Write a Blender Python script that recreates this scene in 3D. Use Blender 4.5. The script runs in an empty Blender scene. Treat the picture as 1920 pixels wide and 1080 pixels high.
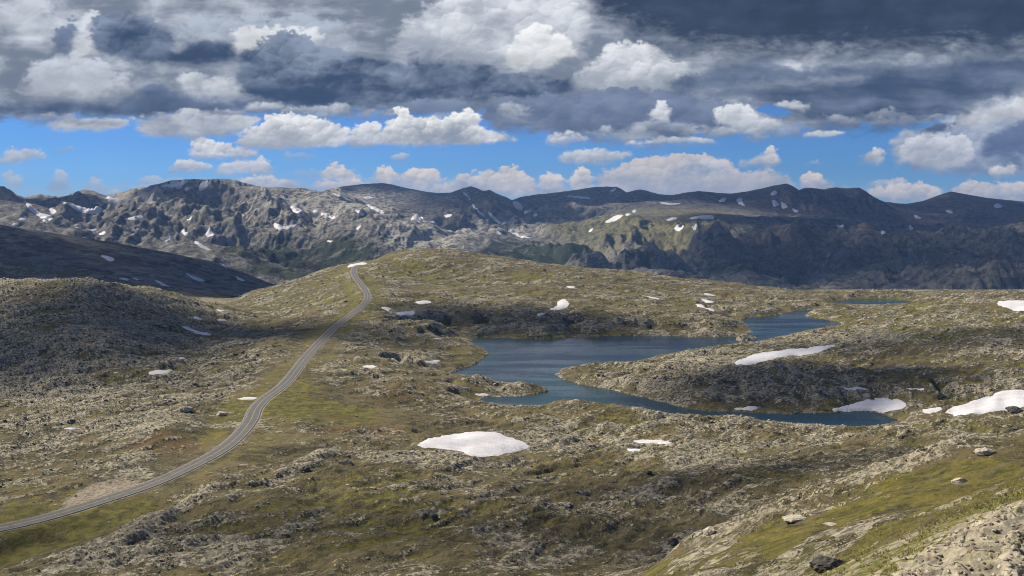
import bpy, math, random
import numpy as np

# ------------------------------------------------------------------ camera, sky, sun, exposure
F = 1663.0          # focal length in photo pixels (1920 wide)
VH = 390.0          # photo row of eye level
H = 130.0           # eye height above the lake, metres
rng = np.random.RandomState(7)
scene = bpy.context.scene
COL = scene.collection

cam_data = bpy.data.cameras.new('camera')
cam_data.sensor_width = 36.0
cam_data.lens = 36.0 * F / 1920.0
cam_data.shift_y = -(540.0 - VH) / 1920.0
cam_data.clip_start = 0.5
cam_data.clip_end = 60000.0
cam = bpy.data.objects.new('camera', cam_data)
cam.location = (0, 0, H)
cam.rotation_euler = (math.radians(90), 0, 0)
COL.objects.link(cam)
scene.camera = cam

scene.view_settings.view_transform = 'Standard'
scene.view_settings.look = 'None'
scene.view_settings.gamma = 1.0
scene.view_settings.exposure = EXPOSURE = 0.64
scene.cycles.use_denoising = True
scene.cycles.filter_width = 1.0
scene.cycles.max_bounces = 6
scene.cycles.diffuse_bounces = 2
scene.cycles.glossy_bounces = 2
scene.cycles.transparent_max_bounces = 12
scene.cycles.volume_bounces = 0

SUN_EL = math.radians(41)
SUN_AZ = math.radians(-58)      # measured from +Y towards +X : front left
SUN = np.array([math.sin(SUN_AZ) * math.cos(SUN_EL), math.cos(SUN_AZ) * math.cos(SUN_EL), math.sin(SUN_EL)])
sun_data = bpy.data.lights.new('sun', 'SUN')
sun_data.energy = 5.0
sun_data.angle = math.radians(0.53)
sun_data.color = (1.0, 0.92, 0.76)
sun = bpy.data.objects.new('sun', sun_data)
from mathutils import Vector
sun.rotation_euler = Vector((float(SUN[0]), float(SUN[1]), float(SUN[2]))).to_track_quat('Z', 'Y').to_euler()
COL.objects.link(sun)

# ------------------------------------------------------------------ numpy noise
def _hash(ix, iy, seed):
    h = (ix.astype(np.uint32) * np.uint32(374761393) + iy.astype(np.uint32) * np.uint32(668265263)
         + np.uint32((seed * 974634777) & 0xffffffff))
    h = (h ^ (h >> np.uint32(13))) * np.uint32(1274126177)
    return h ^ (h >> np.uint32(16))
_ang = np.arange(64) * (2 * np.pi / 64)
_gx = (np.cos(_ang) * 1.5).astype(np.float32); _gy = (np.sin(_ang) * 1.5).astype(np.float32)
def perlin(x, y, seed=0):
    x = np.asarray(x, np.float32); y = np.asarray(y, np.float32)
    fx = np.floor(x); fy = np.floor(y)
    ix = fx.astype(np.int32); iy = fy.astype(np.int32)
    x = x - fx; y = y - fy
    u = x * x * x * (x * (x * 6 - 15) + 10); v = y * y * y * (y * (y * 6 - 15) + 10)
    def g(dx, dy):
        k = (_hash(ix + dx, iy + dy, seed) & np.uint32(63)).astype(np.int32)
        return _gx[k] * (x - dx) + _gy[k] * (y - dy)
    a = g(0, 0); b = g(1, 0); c = g(0, 1); d = g(1, 1)
    a += (b - a) * u; c += (d - c) * u
    return a + (c - a) * v
def fbm(x, y, octv, seed=0, gain=0.5, lac=2.03, mode=None):
    s = 0; a = 1.0; t = 0
    for i in range(octv):
        n = perlin(x, y, seed + i * 17)
        if mode == 'ridge': n = 1 - 2 * np.abs(n)
        elif mode == 'billow': n = 2 * np.abs(n) - 0.5
        s = s + n * a; t += a; a *= gain
        x = x * lac + 13.7; y = y * lac + 7.1
    return s / t
def sstep(a, b, x):
    t = np.clip((x - a) / (b - a), 0, 1)
    return t * t * (3 - 2 * t)

def poly_sdf(px, py, poly, closed=True):
    """signed distance to a polygon, positive inside"""
    P = np.asarray(poly, np.float32); n = len(P)
    px = px.astype(np.float32); py = py.astype(np.float32)
    best = np.full(px.shape, 1e12, np.float32); inside = np.zeros(px.shape, bool)
    for i in range(n if closed else n - 1):
        ax, ay = P[i]; bx, by = P[(i + 1) % n]
        ex, ey = bx - ax, by - ay
        L = ex * ex + ey * ey + 1e-9
        wx = px - ax; wy = py - ay
        t = np.clip((wx * ex + wy * ey) / L, 0, 1)
        dx = wx - ex * t; dy = wy - ey * t
        np.minimum(best, dx * dx + dy * dy, out=best)
        if closed and ay != by:
            c = ((ay > py) != (by > py)) & (px < ex * (py - ay) / (by - ay) + ax)
            inside ^= c
    d = np.sqrt(best)
    return np.where(inside, d, -d) if closed else d

def smooth_poly(pts, it=2):
    P = np.asarray(pts, float)
    for _ in range(it):
        Q = np.roll(P, -1, 0)
        P = np.stack([0.75 * P + 0.25 * Q, 0.25 * P + 0.75 * Q], 1).reshape(-1, 2)
    return P

# ------------------------------------------------------------------ the cloudy sky (world)
def s2l(c):
    c = np.asarray(c, float) / 255.0
    return np.where(c <= 0.04045, c / 12.92, ((c + 0.055) / 1.055) ** 2.4)

AZ0, AZ1, EL0, EL1, STEP = -50.0, 50.0, -1.0, 34.0, 0.05
def build_sky():
    az = np.radians(np.arange(AZ0, AZ1, STEP) + STEP / 2).astype(np.float32)
    el = np.radians(np.arange(EL0, EL1, STEP) + STEP / 2).astype(np.float32)
    AZ, EL = np.meshgrid(az, el)
    U = 960 + F * np.tan(AZ); V = VH - F * np.tan(EL) / np.cos(AZ)
    hgt, wid = U.shape
    rgb = np.zeros((hgt, wid, 3), np.float32); acc = np.zeros((hgt, wid), np.float32)
    # domain warp and noise fields shared by every cloud
    wx = fbm(U / 90, V / 60, 4, 3); wy = fbm(U / 90, V / 60, 4, 31)
    Uw = U + wx * 20; Vw = V + wy * 12
    bil = {}
    for s in (22, 45, 90):
        bil[s] = fbm(Uw / s, Vw / (s * 0.8), 5, 100 + s, 0.55, mode='billow')
    # cauliflower puffs: every cell of a jittered lattice is a lit little dome
    def puffs(x, y, seed):
        fx = np.floor(x).astype(np.int32); fy = np.floor(y).astype(np.int32)
        best = np.full(x.shape, 9.0, np.float32); ox = np.zeros_like(best); oy = np.zeros_like(best)
        for j in (-1, 0, 1):
            for i in (-1, 0, 1):
                h = _hash(fx + i, fy + j, seed)
                px = fx + i + (h & np.uint32(1023)).astype(np.float32) / 1023
                py = fy + j + ((h >> np.uint32(10)) & np.uint32(1023)).astype(np.float32) / 1023
                rr_ = 0.75 + 0.5 * ((h >> np.uint32(20)) & np.uint32(255)).astype(np.float32) / 255
                dx = x - px; dy = y - py; d = (dx * dx + dy * dy) / (rr_ * rr_)
                k = d < best
                best = np.where(k, d, best); ox = np.where(k, dx, ox); oy = np.where(k, dy, oy)
        return np.sqrt(best), ox, oy
    bsh, dome = {}, {}
    wx2 = fbm(U / 30, V / 30, 4, 203, 0.6); wy2 = fbm(U / 30, V / 30, 4, 231, 0.6)
    for s in (22, 45, 90):
        lit = 0; dm = 0; wsum = 0
        q = s * 0.8
        for k, (m_, wt_) in enumerate(((1.0, 1.0), (0.52, 0.42), (0.27, 0.22))):
            d, ox, oy = puffs((U + wx2 * 7) / (q * m_), (V + wy2 * 6) / (q * m_ * 0.85), 900 + s + k)
            lit = lit + wt_ * (-oy * 0.9 - ox * 0.45); dm = dm + wt_ * (0.55 - d); wsum += wt_
        bsh[s] = lit / wsum; dome[s] = dm / wsum
    fine = fbm(U / 7, V / 6, 4, 55, 0.6)
    wisp = fbm(Uw / 38, Vw / 16, 6, 56, 0.62)
    soft = fbm(Uw / 160, Vw / 60, 6, 77, 0.55)
    soft2 = fbm(Uw / 55, Vw / 34, 5, 79, 0.55)
    streak = fbm(Uw / 260, Vw / 26, 5, 78, 0.5)

    def cloud(poly, top, base, scale=45, amp=10.0, edge=6.0, op=1.0, kl=0.6, flat=True, power=1.0, hole=False, band=0.0, sc_=0.35):
        P = smooth_poly(poly, 1)
        pad = amp * 1.6 + 8
        x0, x1, y0, y1 = P[:, 0].min() - pad, P[:, 0].max() + pad, P[:, 1].min() - pad, P[:, 1].max() + pad
        m = (U > x0) & (U < x1) & (V > y0) & (V < y1)
        rr = np.where(m.any(1))[0]; cc = np.where(m.any(0))[0]
        if len(rr) == 0 or len(cc) == 0: return
        sl = (slice(rr[0], rr[-1] + 1), slice(cc[0], cc[-1] + 1))
        u, v = U[sl], V[sl]
        sd = poly_sdf(u, v, P)
        t = np.clip((v - P[:, 1].min()) / (P[:, 1].max() - P[:, 1].min()), 0, 1)
        b = bil[scale][sl]
        edge = edge * 0.62
        a = amp * ((1 - 0.65 * t ** 2) if flat else 1.0)
        # billows push the outline out (rounded) and in (creased)
        d = sd + a * (-0.25 + 0.5 * b * -1.0 + 1.5 * dome[scale][sl] + 0.3 * fine[sl] + 0.7 * wisp[sl]) if not hole else sd + a * fine[sl]
        ew = edge * (0.55 + 2.0 * t)
        alpha = sstep(-0.5, 1.0, d / ew + 0.8 * wisp[sl]) * op
        if hole:
            acc[sl] *= (1 - alpha); rgb[sl] *= (1 - alpha)[..., None]
            return
        bs = bsh[scale][sl]
        rim = np.clip(sd / (amp * 2.5 + 6), 0, 1)
        top_ = np.clip(1.15 - 1.15 * t + 0.35 * soft2[sl], 0, 1) ** power
        f = 0.02 + 0.72 * top_ + kl * (1.0 * bs * (0.25 + 0.75 * top_) + 0.10 * dome[scale][sl]) + sc_ * soft[sl] + (0.12 + 0.5 * kl) * soft2[sl] + 0.12 * wisp[sl] + band * streak[sl] + 0.22 * (1 - rim) * top_
        base = (base[0] * 1.03, base[1], base[2] * 0.95)
        f = 0.5 * (f + np.sqrt(f * f + 0.035))
        f = np.where(f > 0.85, 0.85 + 0.27 * np.tanh((f - 0.85) / 0.27), f)[..., None]
        col = s2l(base) * (1 - f) + s2l(top) * f
        al = alpha[..., None]
        rgb[sl] = rgb[sl] * (1 - al) + col * al
        acc[sl] = acc[sl] * (1 - alpha) + alpha

    warm, warmb = (232, 222, 212), (140, 155, 184)
    gw, gb = (208, 212, 218), (140, 156, 184)
    wh, whb = (243, 243, 243), (132, 146, 170)
    small = dict(scale=22, amp=9, edge=8)
    # small cumulus along the horizon
    cloud([(20, 366), (60, 350), (160, 345), (300, 338), (520, 336), (700, 340), (900, 340), (1100, 345), (1300, 340), (1500, 345), (1700, 352), (1940, 352), (2400, 350), (2400, 392), (-300, 392), (-300, 350)], (176, 190, 208), (160, 176, 200), scale=90, amp=24, edge=40, op=0.55)
    r_ = np.random.RandomState(12)
    for k in range(40):
        u_ = r_.uniform(250, 2050) if k > 6 else r_.uniform(-700, 250)
        w_ = r_.uniform(16, 52); h_ = w_ * r_.uniform(0.35, 0.75); v_ = r_.uniform(352, 372) - (8 if 600 < u_ < 1500 else 0)
        pts_ = [(u_ - w_, v_), (u_ - w_ * 0.8, v_ - h_ * 0.5), (u_ - w_ * r_.uniform(.2, .5), v_ - h_ * r_.uniform(.7, 1)), (u_ + w_ * r_.uniform(0, .4), v_ - h_), (u_ + w_ * .75, v_ - h_ * r_.uniform(.4, .8)), (u_ + w_, v_)]
        cloud(pts_, (214, 210, 208), (150, 168, 198), scale=22, amp=9, edge=9, op=0.85)
    for p in ([(80, 362), (95, 340), (103, 315), (122, 312), (130, 335), (132, 362)],
              [(30, 358), (8, 345), (0, 325), (22, 318), (42, 330), (46, 358)],
              [(150, 362), (160, 345), (172, 332), (190, 335), (200, 350), (205, 362)],
              [(248, 344), (262, 332), (290, 325), (312, 336), (340, 330), (345, 345), (300, 352)]):
        cloud(p, (196, 204, 214), (140, 160, 192), op=0.8, **small)
    cloud([(-60, 300), (0, 296), (10, 284), (28, 276), (50, 276), (62, 280), (88, 284), (78, 298), (40, 306), (-60, 310)], gw, gb, op=0.95, **small)
    cloud([(94, 284), (112, 275), (136, 273), (138, 283), (115, 288)], (160, 180, 208), (130, 158, 198), op=0.7, **small)
    cloud([(-200, 330), (-180, 290), (-120, 270), (-60, 290), (-40, 330)], gw, gb, **small)
    cloud([(420, 356), (440, 338), (470, 326), (520, 334), (560, 344), (600, 356)], warm, warmb, op=0.9, **small)
    cloud([(516, 300), (530, 287), (556, 284), (590, 294), (585, 302)], (165, 182, 208), (135, 160, 196), op=0.7, **small)
    cloud([(520, 335), (560, 318), (640, 312), (680, 318), (640, 332)], (170, 185, 208), (140, 164, 196), op=0.6, **small)
    cloud([(582, 356), (600, 338), (650, 332), (700, 340), (694, 360)], warm, warmb, **small)
    cloud([(600, 334), (606, 312), (625, 302), (642, 312), (660, 322), (660, 336)], warm, warmb, **small)
    cloud([(695, 352), (696, 325), (712, 309), (730, 314), (744, 322), (742, 350)], warm, warmb, **small)
    cloud([(746, 356), (752, 325), (772, 312), (800, 310), (830, 322), (825, 345), (802, 364)], warm, warmb, **small)
    cloud([(800, 366), (822, 340), (848, 335), (868, 325), (905, 318), (925, 316), (960, 308), (988, 320), (1005, 342), (1020, 372)], warm, warmb, **small)
    cloud([(726, 298), (742, 288), (760, 287), (774, 295), (770, 301)], gw, gb, op=0.8, **small)
    cloud([(1010, 372), (1008, 335), (1030, 320), (1055, 330), (1066, 352), (1062, 372)], warm, warmb, **small)
    cloud([(1110, 362), (1120, 325), (1160, 310), (1200, 292), (1270, 285), (1340, 289), (1368, 300), (1380, 315), (1420, 322), (1450, 316), (1478, 328), (1490, 352), (1400, 372), (1200, 372)], (212, 206, 204), (150, 163, 186), scale=22, amp=9, edge=7)
    cloud([(1062, 366), (1070, 322), (1090, 311), (1113, 322), (1122, 366)], warm, warmb, **small)
    cloud([(1236, 322), (1262, 314), (1310, 304), (1330, 298), (1350, 302), (1366, 314), (1378, 326), (1300, 331)], (205, 210, 218), (112, 134, 172), **small)
    cloud([(1383, 312), (1395, 298), (1430, 294), (1438, 277), (1452, 273), (1464, 285), (1462, 310), (1430, 316)], (222, 220, 220), gb, **small)
    cloud([(1044, 302), (1048, 284), (1100, 277), (1150, 279), (1188, 284), (1180, 300), (1130, 310), (1060, 309)], gw, (140, 154, 178), scale=22, amp=7, edge=8)
    cloud([(1488, 356), (1500, 330), (1520, 321), (1545, 330), (1568, 348), (1560, 362)], warm, warmb, **small)
    cloud([(1510, 310), (1520, 302), (1540, 303), (1548, 311)], gw, gb, op=0.35, **small)
    cloud([(1618, 376), (1636, 345), (1660, 348), (1700, 342), (1740, 338), (1772, 358), (1760, 384)], warm, warmb, **small)
    cloud([(1604, 306), (1620, 290), (1645, 273), (1658, 277), (1661, 303), (1640, 309)], (224, 222, 222), gb, **small)
    # pile of cumulus at the left centre
    cloud([(314, 322), (325, 305), (345, 298), (400, 302), (405, 322), (320, 326)], (224, 224, 226), (140, 156, 182), **small)
    cloud([(402, 324), (410, 305), (440, 300), (478, 300), (490, 286), (506, 304), (520, 318), (515, 327), (410, 327)], (226, 226, 228), (150, 164, 188), **small)
    cloud([(344, 298), (358, 270), (378, 256), (400, 258), (430, 268), (482, 283), (490, 298), (400, 302)], (238, 238, 238), (132, 148, 174), **small)
    # right hand pile
    cloud([(1670, 250), (1760, 225), (1800, 190), (1860, 178), (1900, 160), (2300, 120), (2300, 345), (1850, 335), (1760, 325), (1690, 318), (1665, 290)], (205, 210, 220), (112, 134, 172), scale=45, amp=15, edge=12, kl=0.6)
    cloud([(1680, 300), (1690, 262), (1740, 246), (1800, 250), (1832, 270), (1820, 310), (1740, 322)], (216, 218, 224), (150, 164, 190), **small)
    cloud([(1830, 300), (1850, 240), (1960, 212), (2200, 200), (2200, 300), (1900, 306)], (112, 126, 154), (78, 97, 138), scale=45, amp=12, edge=18, kl=0.25)
    cloud([(1850, 330), (1860, 308), (1900, 303), (1910, 325), (1880, 335)], (236, 234, 230), (160, 170, 190), **small)
    cloud([(1780, 372), (1790, 345), (1820, 338), (1960, 340), (2200, 330), (2200, 388), (1800, 380)], warm, warmb, **small)
    cloud([(1800, 240), (1806, 205), (1826, 196), (1850, 205), (1880, 196), (1920, 165), (1960, 168), (1960, 215), (1870, 232)], (222, 224, 228), (165, 174, 192), **small)
    cloud([(1718, 250), (1740, 232), (1775, 224), (1792, 236), (1782, 250)], (84, 102, 138), (70, 90, 128), **small)
    # the grey deck
    deck = dict(scale=90, amp=16, edge=12)
    cloud([(-900, -600), (2900, -600), (2900, 120), (1900, 175), (1780, 228), (1500, 246), (1400, 240), (1300, 258), (1180, 262), (1010, 250), (920, 240), (895, 205), (700, 214), (500, 214), (250, 226), (0, 224), (-900, 236)], (206, 212, 221), (110, 124, 148), scale=90, amp=14, edge=12, kl=0.3, sc_=1.35, band=0.6, power=1.3)
    cloud([(84, 242), (90, 226), (150, 220), (240, 220), (246, 242), (150, 248)], (204, 208, 216), (160, 170, 190), scale=45, amp=6, edge=7)
    cloud([(243, 246), (258, 228), (330, 208), (400, 202), (470, 214), (500, 222), (450, 252), (400, 262), (300, 259)], (206, 209, 214), (134, 148, 174), scale=45, amp=6, edge=8, band=0.5)
    # bright gaps
    br = dict(scale=45, amp=17, edge=20, kl=0.6, sc_=0.9)
    cloud([(-900, 0), (0, 0), (60, -20), (110, 10), (80, 50), (20, 70), (-900, 60)], (200, 206, 216), (158, 168, 186), **br)
    cloud([(140, 60), (165, 10), (200, 20), (185, 70), (180, 115), (120, 130), (130, 90)], (214, 218, 226), (180, 190, 205), scale=45, amp=15, edge=14, kl=0.55, sc_=0.8)
    cloud([(30, 180), (50, 120), (120, 95), (200, 112), (250, 140), (240, 180), (140, 196)], (204, 210, 220), (166, 176, 196), **br)
    cloud([(-900, 100), (-200, 80), (-100, 140), (-300, 180), (-900, 180)], (204, 210, 220), (166, 176, 196), **br)
    cloud([(320, 160), (330, 132), (400, 140), (470, 158), (560, 186), (500, 200), (400, 186)], (205, 210, 216), (140, 152, 175), **br)
    cloud([(300, 66), (340, 30), (430, 28), (560, 24), (640, 36), (680, 90), (600, 110), (430, 92), (340, 80)], (178, 188, 202), (140, 152, 174), **br)
    cloud([(430, 98), (438, 58), (470, 44), (520, 50), (590, 48), (620, 70), (570, 100), (480, 110)], (226, 229, 234), (190, 198, 210), scale=45, amp=15, edge=14, kl=0.6, sc_=0.8)
    cloud([(720, 90), (760, 30), (860, -20), (1000, -40), (1110, -10), (1120, 60), (1090, 118), (960, 132), (850, 126)], (222, 226, 232), (150, 162, 184), **br)
    cloud([(944, 132), (946, 90), (960, 72), (985, 50), (1015, 40), (1055, 62), (1085, 90), (1075, 110), (1020, 128)], (246, 247, 248), (186, 194, 206), scale=45, amp=15, edge=12, kl=0.6)
    cloud([(1060, 172), (1085, 135), (1120, 100), (1150, 84), (1185, 72), (1225, 84), (1270, 110), (1330, 140), (1480, 150), (1460, 172), (1200, 176)], (232, 234, 238), (150, 162, 182), scale=45, amp=15, edge=12, kl=0.65, sc_=0.6)
    # dark clouds
    dk = dict(scale=45, amp=15, edge=11, kl=0.6, sc_=0.9, power=1.3)
    cloud([(165, 64), (176, 22), (230, 16), (300, 40), (330, 66), (335, 92), (345, 80), (380, 70), (430, 74), (446, 100), (440, 118), (380, 128), (260, 122), (182, 106)], (132, 144, 166), (50, 70, 102), **dk)
    cloud([(92, 105), (100, 60), (125, 34), (148, 36), (138, 80), (120, 108)], (110, 124, 152), (92, 108, 140), scale=22, amp=12, edge=10, op=0.9)
    cloud([(440, 172), (446, 108), (455, 90), (480, 82), (500, 68), (535, 56), (570, 64), (604, 84), (720, 110), (900, 118), (1000, 142), (1085, 150), (1075, 178), (1020, 196), (900, 190), (700, 208), (600, 215), (500, 200)], (138, 150, 170), (44, 64, 98), scale=45, amp=15, edge=11, kl=0.6, sc_=0.8, band=0.35, power=1.5)
    cloud([(-900, 190), (0, 184), (100, 186), (240, 188), (300, 140), (330, 176), (480, 186), (560, 198), (900, 196), (880, 212), (640, 218), (500, 216), (250, 226), (0, 222), (-900, 230)], (112, 126, 152), (60, 80, 114), scale=90, amp=8, edge=16, kl=0.1, sc_=0.8, band=0.35)
    cloud([(700, 222), (720, 200), (800, 186), (870, 184), (888, 206), (820, 222)], (130, 142, 166), (98, 114, 142), scale=45, amp=9, edge=12, kl=0.2)
    cloud([(898, 222), (908, 190), (960, 178), (1060, 172), (1160, 166), (1300, 170), (1420, 204), (1440, 238), (1380, 250), (1250, 272), (1160, 266), (1000, 250), (920, 244)], (124, 136, 160), (84, 102, 136), scale=45, amp=14, edge=12, kl=0.5, sc_=0.9, band=0.35)
    cloud([(930, 226), (936, 196), (960, 192), (990, 206), (1000, 225), (960, 234)], (178, 184, 194), (130, 142, 164), **br)
    cloud([(1215, 225), (1225, 196), (1236, 186), (1262, 198), (1258, 220), (1235, 232)], (226, 228, 232), (160, 170, 188), scale=22, amp=10, edge=9)
    cloud([(1080, -600), (1085, 0), (1110, 36), (1160, 60), (1210, 76), (1280, 104), (1360, 106), (1500, 112), (1700, 106), (2900, 112), (2900, -600)], (66, 78, 102), (44, 58, 82), scale=90, amp=20, edge=34, power=0.5, kl=0.06, sc_=0.9, band=0.3)
    cloud([(1240, 176), (1260, 140), (1380, 112), (1560, 118), (1740, 118), (1960, 96), (2900, 60), (2900, 150), (1960, 160), (1870, 192), (1760, 236), (1560, 250), (1470, 238), (1420, 206), (1330, 190)], (116, 128, 150), (54, 73, 106), scale=90, amp=12, edge=24, kl=0.08, sc_=0.8, band=0.8)
    cloud([(1290, 168), (1400, 152), (1520, 144), (1640, 140), (1600, 156), (1450, 168), (1340, 178)], (160, 168, 180), (120, 130, 150), scale=90, amp=10, edge=26, op=0.6, kl=0.05, band=0.5)
    cloud([(1340, 232), (1335, 205), (1360, 195), (1400, 192), (1420, 214), (1460, 222), (1470, 240), (1400, 256)], (226, 228, 232), (160, 172, 192), scale=22, amp=8, edge=8)
    cloud([(1448, 200), (1460, 190), (1500, 188), (1525, 200), (1500, 208)], (200, 206, 214), (170, 178, 194), scale=22, amp=8, edge=8)
    cloud([(1412, 209), (1425, 198), (1445, 195), (1495, 208), (1470, 222), (1448, 220)], wh, wh, hole=True, amp=5, edge=5)
    # ragged puffs hanging below the deck
    r_ = np.random.RandomState(5)
    for k in range(34):
        u_ = r_.uniform(-300, 2150)
        vb_ = np.interp(u_, [-300, 0, 500, 900, 1180, 1500, 1780, 1900, 2150], [232, 226, 222, 236, 262, 250, 232, 200, 190]) + r_.uniform(-14, 14)
        w_ = r_.uniform(28, 95); h_ = w_ * r_.uniform(0.22, 0.4)
        pts_ = [(u_ - w_, vb_), (u_ - w_ * 0.7, vb_ - h_ * 0.6), (u_ - w_ * .2, vb_ - h_ * r_.uniform(.7, 1)), (u_ + w_ * r_.uniform(0, .5), vb_ - h_), (u_ + w_ * .8, vb_ - h_ * .5), (u_ + w_, vb_)]
        g_ = r_.uniform(0, 1)
        cloud(pts_, (170 + 60 * g_, 178 + 56 * g_, 190 + 48 * g_), (100 + 30 * g_, 114 + 30 * g_, 140 + 26 * g_), scale=22 if w_ < 50 else 45, amp=10, edge=11, op=r_.uniform(.5, .9))
    # white cumulus in front of the blue band
    cloud([(436, 276), (445, 255), (470, 238), (492, 232), (490, 216), (520, 210), (590, 216), (640, 228), (662, 248), (650, 276), (540, 281)], wh, (150, 162, 182), scale=22, amp=10, edge=6)
    cloud([(640, 276), (655, 245), (678, 228), (716, 226), (722, 262), (700, 278)], (226, 228, 232), (130, 144, 170), scale=22, amp=9, edge=7)
    cloud([(708, 272), (712, 245), (728, 226), (742, 216), (738, 200), (764, 198), (772, 216), (820, 220), (848, 212), (880, 203), (902, 208), (904, 240), (962, 254), (972, 266), (900, 272), (780, 277)], (246, 245, 242), (128, 142, 166), scale=22, amp=9, edge=6)
    cloud([(1012, 270), (1030, 252), (1058, 246), (1096, 250), (1112, 262), (1060, 272)], (214, 216, 220), (140, 154, 180), **small)
    cloud([(1170, 274), (1185, 264), (1230, 262), (1215, 274)], (214, 216, 220), (160, 170, 186), **small)
    cloud([(1500, 256), (1520, 246), (1590, 244), (1580, 254), (1530, 260)], (200, 206, 214), (150, 164, 186), scale=22, amp=5, edge=6)
    # fade to the open sky round the panorama's rim
    A = np.degrees(np.abs(AZ)); E = np.degrees(EL)
    rim = sstep(50, 42, A) * sstep(34, 24, E)
    out = np.zeros((hgt, wid, 4), np.float32)
    a = np.maximum(acc, 1e-4)[..., None]
    out[..., :3] = rgb / a / 2 ** 0.60
    out[..., 3] = acc
    img = bpy.data.images.new('cloud_panorama', wid, hgt, alpha=True, float_buffer=True)
    img.colorspace_settings.name = 'Non-Color'
    img.alpha_mode = 'CHANNEL_PACKED'
    img.pixels.foreach_set(out.ravel())
    img.update()
    return img

class NT:
    """small helper for node trees"""
    def __init__(s, tree):
        s.t = tree; s.n = tree.nodes; s.l = tree.links
        s.n.clear()
    def node(s, kind, **kw):
        nd = s.n.new(kind)
        ins = kw.pop('ins', {})
        for k, v in kw.items(): setattr(nd, k, v)
        for k, v in ins.items(): s.set(nd.inputs[k], v)
        return nd
    def set(s, sock, v):
        if isinstance(v, bpy.types.NodeSocket): s.l.new(v, sock)
        elif isinstance(v, bpy.types.Node): s.l.new(v.outputs[0], sock)
        else:
            if hasattr(sock, 'default_value') and hasattr(sock.default_value, '__len__') and isinstance(v, (tuple, list)) and len(v) == 3 and len(sock.default_value) == 4:
                v = (*v, 1)
            sock.default_value = v
    def m(s, op, a, b=0.0, c=0.0, clamp=False):
        nd = s.n.new('ShaderNodeMath'); nd.operation = op; nd.use_clamp = clamp
        s.set(nd.inputs[0], a); s.set(nd.inputs[1], b)
        if op in ('MULTIPLY_ADD', 'SMOOTH_MIN', 'WRAP'): s.set(nd.inputs[2], c)
        return nd.outputs[0]
    def mix(s, f, a, b, blend='MIX'):
        nd = s.n.new('ShaderNodeMix'); nd.data_type = 'RGBA'; nd.blend_type = blend
        s.set(nd.inputs['Factor'], f); s.set(nd.inputs['A'], a) if False else None
        s.set(nd.inputs[6], a); s.set(nd.inputs[7], b)
        return nd.outputs[2]
    def step(s, x, a, b):
        nd = s.n.new('ShaderNodeMapRange'); nd.interpolation_type = 'SMOOTHSTEP'
        s.set(nd.inputs[0], x); s.set(nd.inputs[1], a); s.set(nd.inputs[2], b)
        return nd.outputs[0]
    def noise(s, vec, scale, detail=4, rough=0.5, dist=0.0):
        nd = s.n.new('ShaderNodeTexNoise')
        s.set(nd.inputs['Vector'], vec); s.set(nd.inputs['Scale'], scale)
        s.set(nd.inputs['Detail'], detail); s.set(nd.inputs['Roughness'], rough); s.set(nd.inputs['Distortion'], dist)
        return nd.outputs[0]
    def vor(s, vec, scale, out='Distance', feature='F1', rnd=1.0):
        nd = s.n.new('ShaderNodeTexVoronoi'); nd.feature = feature
        s.set(nd.inputs['Vector'], vec); s.set(nd.inputs['Scale'], scale); s.set(nd.inputs['Randomness'], rnd)
        return nd.outputs[out]
    def scalev(s, vec, sc, rotz=0.0):
        nd = s.n.new('ShaderNodeMapping'); s.set(nd.inputs[0], vec)
        nd.inputs['Scale'].default_value = sc; nd.inputs['Rotation'].default_value = (0, 0, rotz)
        return nd.outputs[0]

SKY_STRENGTH = 0.10
world = bpy.data.worlds.new('World'); scene.world = world; world.use_nodes = True
w = NT(world.node_tree)
tc = w.node('ShaderNodeTexCoord').outputs['Generated']
sep = w.node('ShaderNodeSeparateXYZ', ins={0: tc})
azn = w.m('ARCTAN2', sep.outputs[0], sep.outputs[1])
eln = w.m('ARCSINE', sep.outputs[2])
ui = w.m('DIVIDE', w.m('SUBTRACT', azn, math.radians(AZ0)), math.radians(AZ1 - AZ0))
vi = w.m('DIVIDE', w.m('SUBTRACT', eln, math.radians(EL0)), math.radians(EL1 - EL0))
uv = w.node('ShaderNodeCombineXYZ', ins={0: ui, 1: vi})
pan = w.node('ShaderNodeTexImage', image=build_sky(), extension='EXTEND', interpolation='Linear', ins={0: uv.outputs[0]})
sky = w.node('ShaderNodeTexSky', sky_type='NISHITA', sun_disc=False, sun_elevation=SUN_EL, sun_rotation=SUN_AZ,
             altitude=3300.0, air_density=1.0, dust_density=0.3, ozone_density=2.5)
skyc = w.mix(1.0, sky.outputs[0], (0.205, 0.365, 0.585), 'MULTIPLY')
skyc = w.node('ShaderNodeVectorMath', operation='SCALE', ins={0: skyc, 'Scale': SKY_STRENGTH}).outputs[0]
# clouds over the rest of the sky (overhead and behind): a procedural broken deck
den = w.m('MAXIMUM', sep.outputs[2], 0.04)
pl = w.node('ShaderNodeCombineXYZ', ins={0: w.m('DIVIDE', sep.outputs[0], den), 1: w.m('DIVIDE', sep.outputs[1], den)})
nz = w.noise(pl.outputs[0], 0.7, 8, 0.58, 0.3)
cov = w.step(nz, 0.50, 0.60)
nb = w.noise(pl.outputs[0], 1.3, 6, 0.6, 0.4)
ccol = w.mix(w.step(nb, 0.35, 0.65), tuple(s2l((64, 79, 108))), tuple(s2l((155, 168, 188))))
inaz = w.m('MULTIPLY', w.step(w.m('ABSOLUTE', azn), math.radians(49.5), math.radians(42)), w.step(eln, math.radians(33.5), math.radians(24)))
inaz = w.m('MULTIPLY', inaz, w.m('GREATER_THAN', sep.outputs[1], 0.0))
ac = w.mix(inaz, cov, pan.outputs['Alpha'])
cc_ = w.mix(inaz, ccol, pan.outputs['Color'])
full = w.mix(ac, skyc, cc_)
bg = w.node('ShaderNodeBackground', ins={'Color': full, 'Strength': 1.0})
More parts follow.
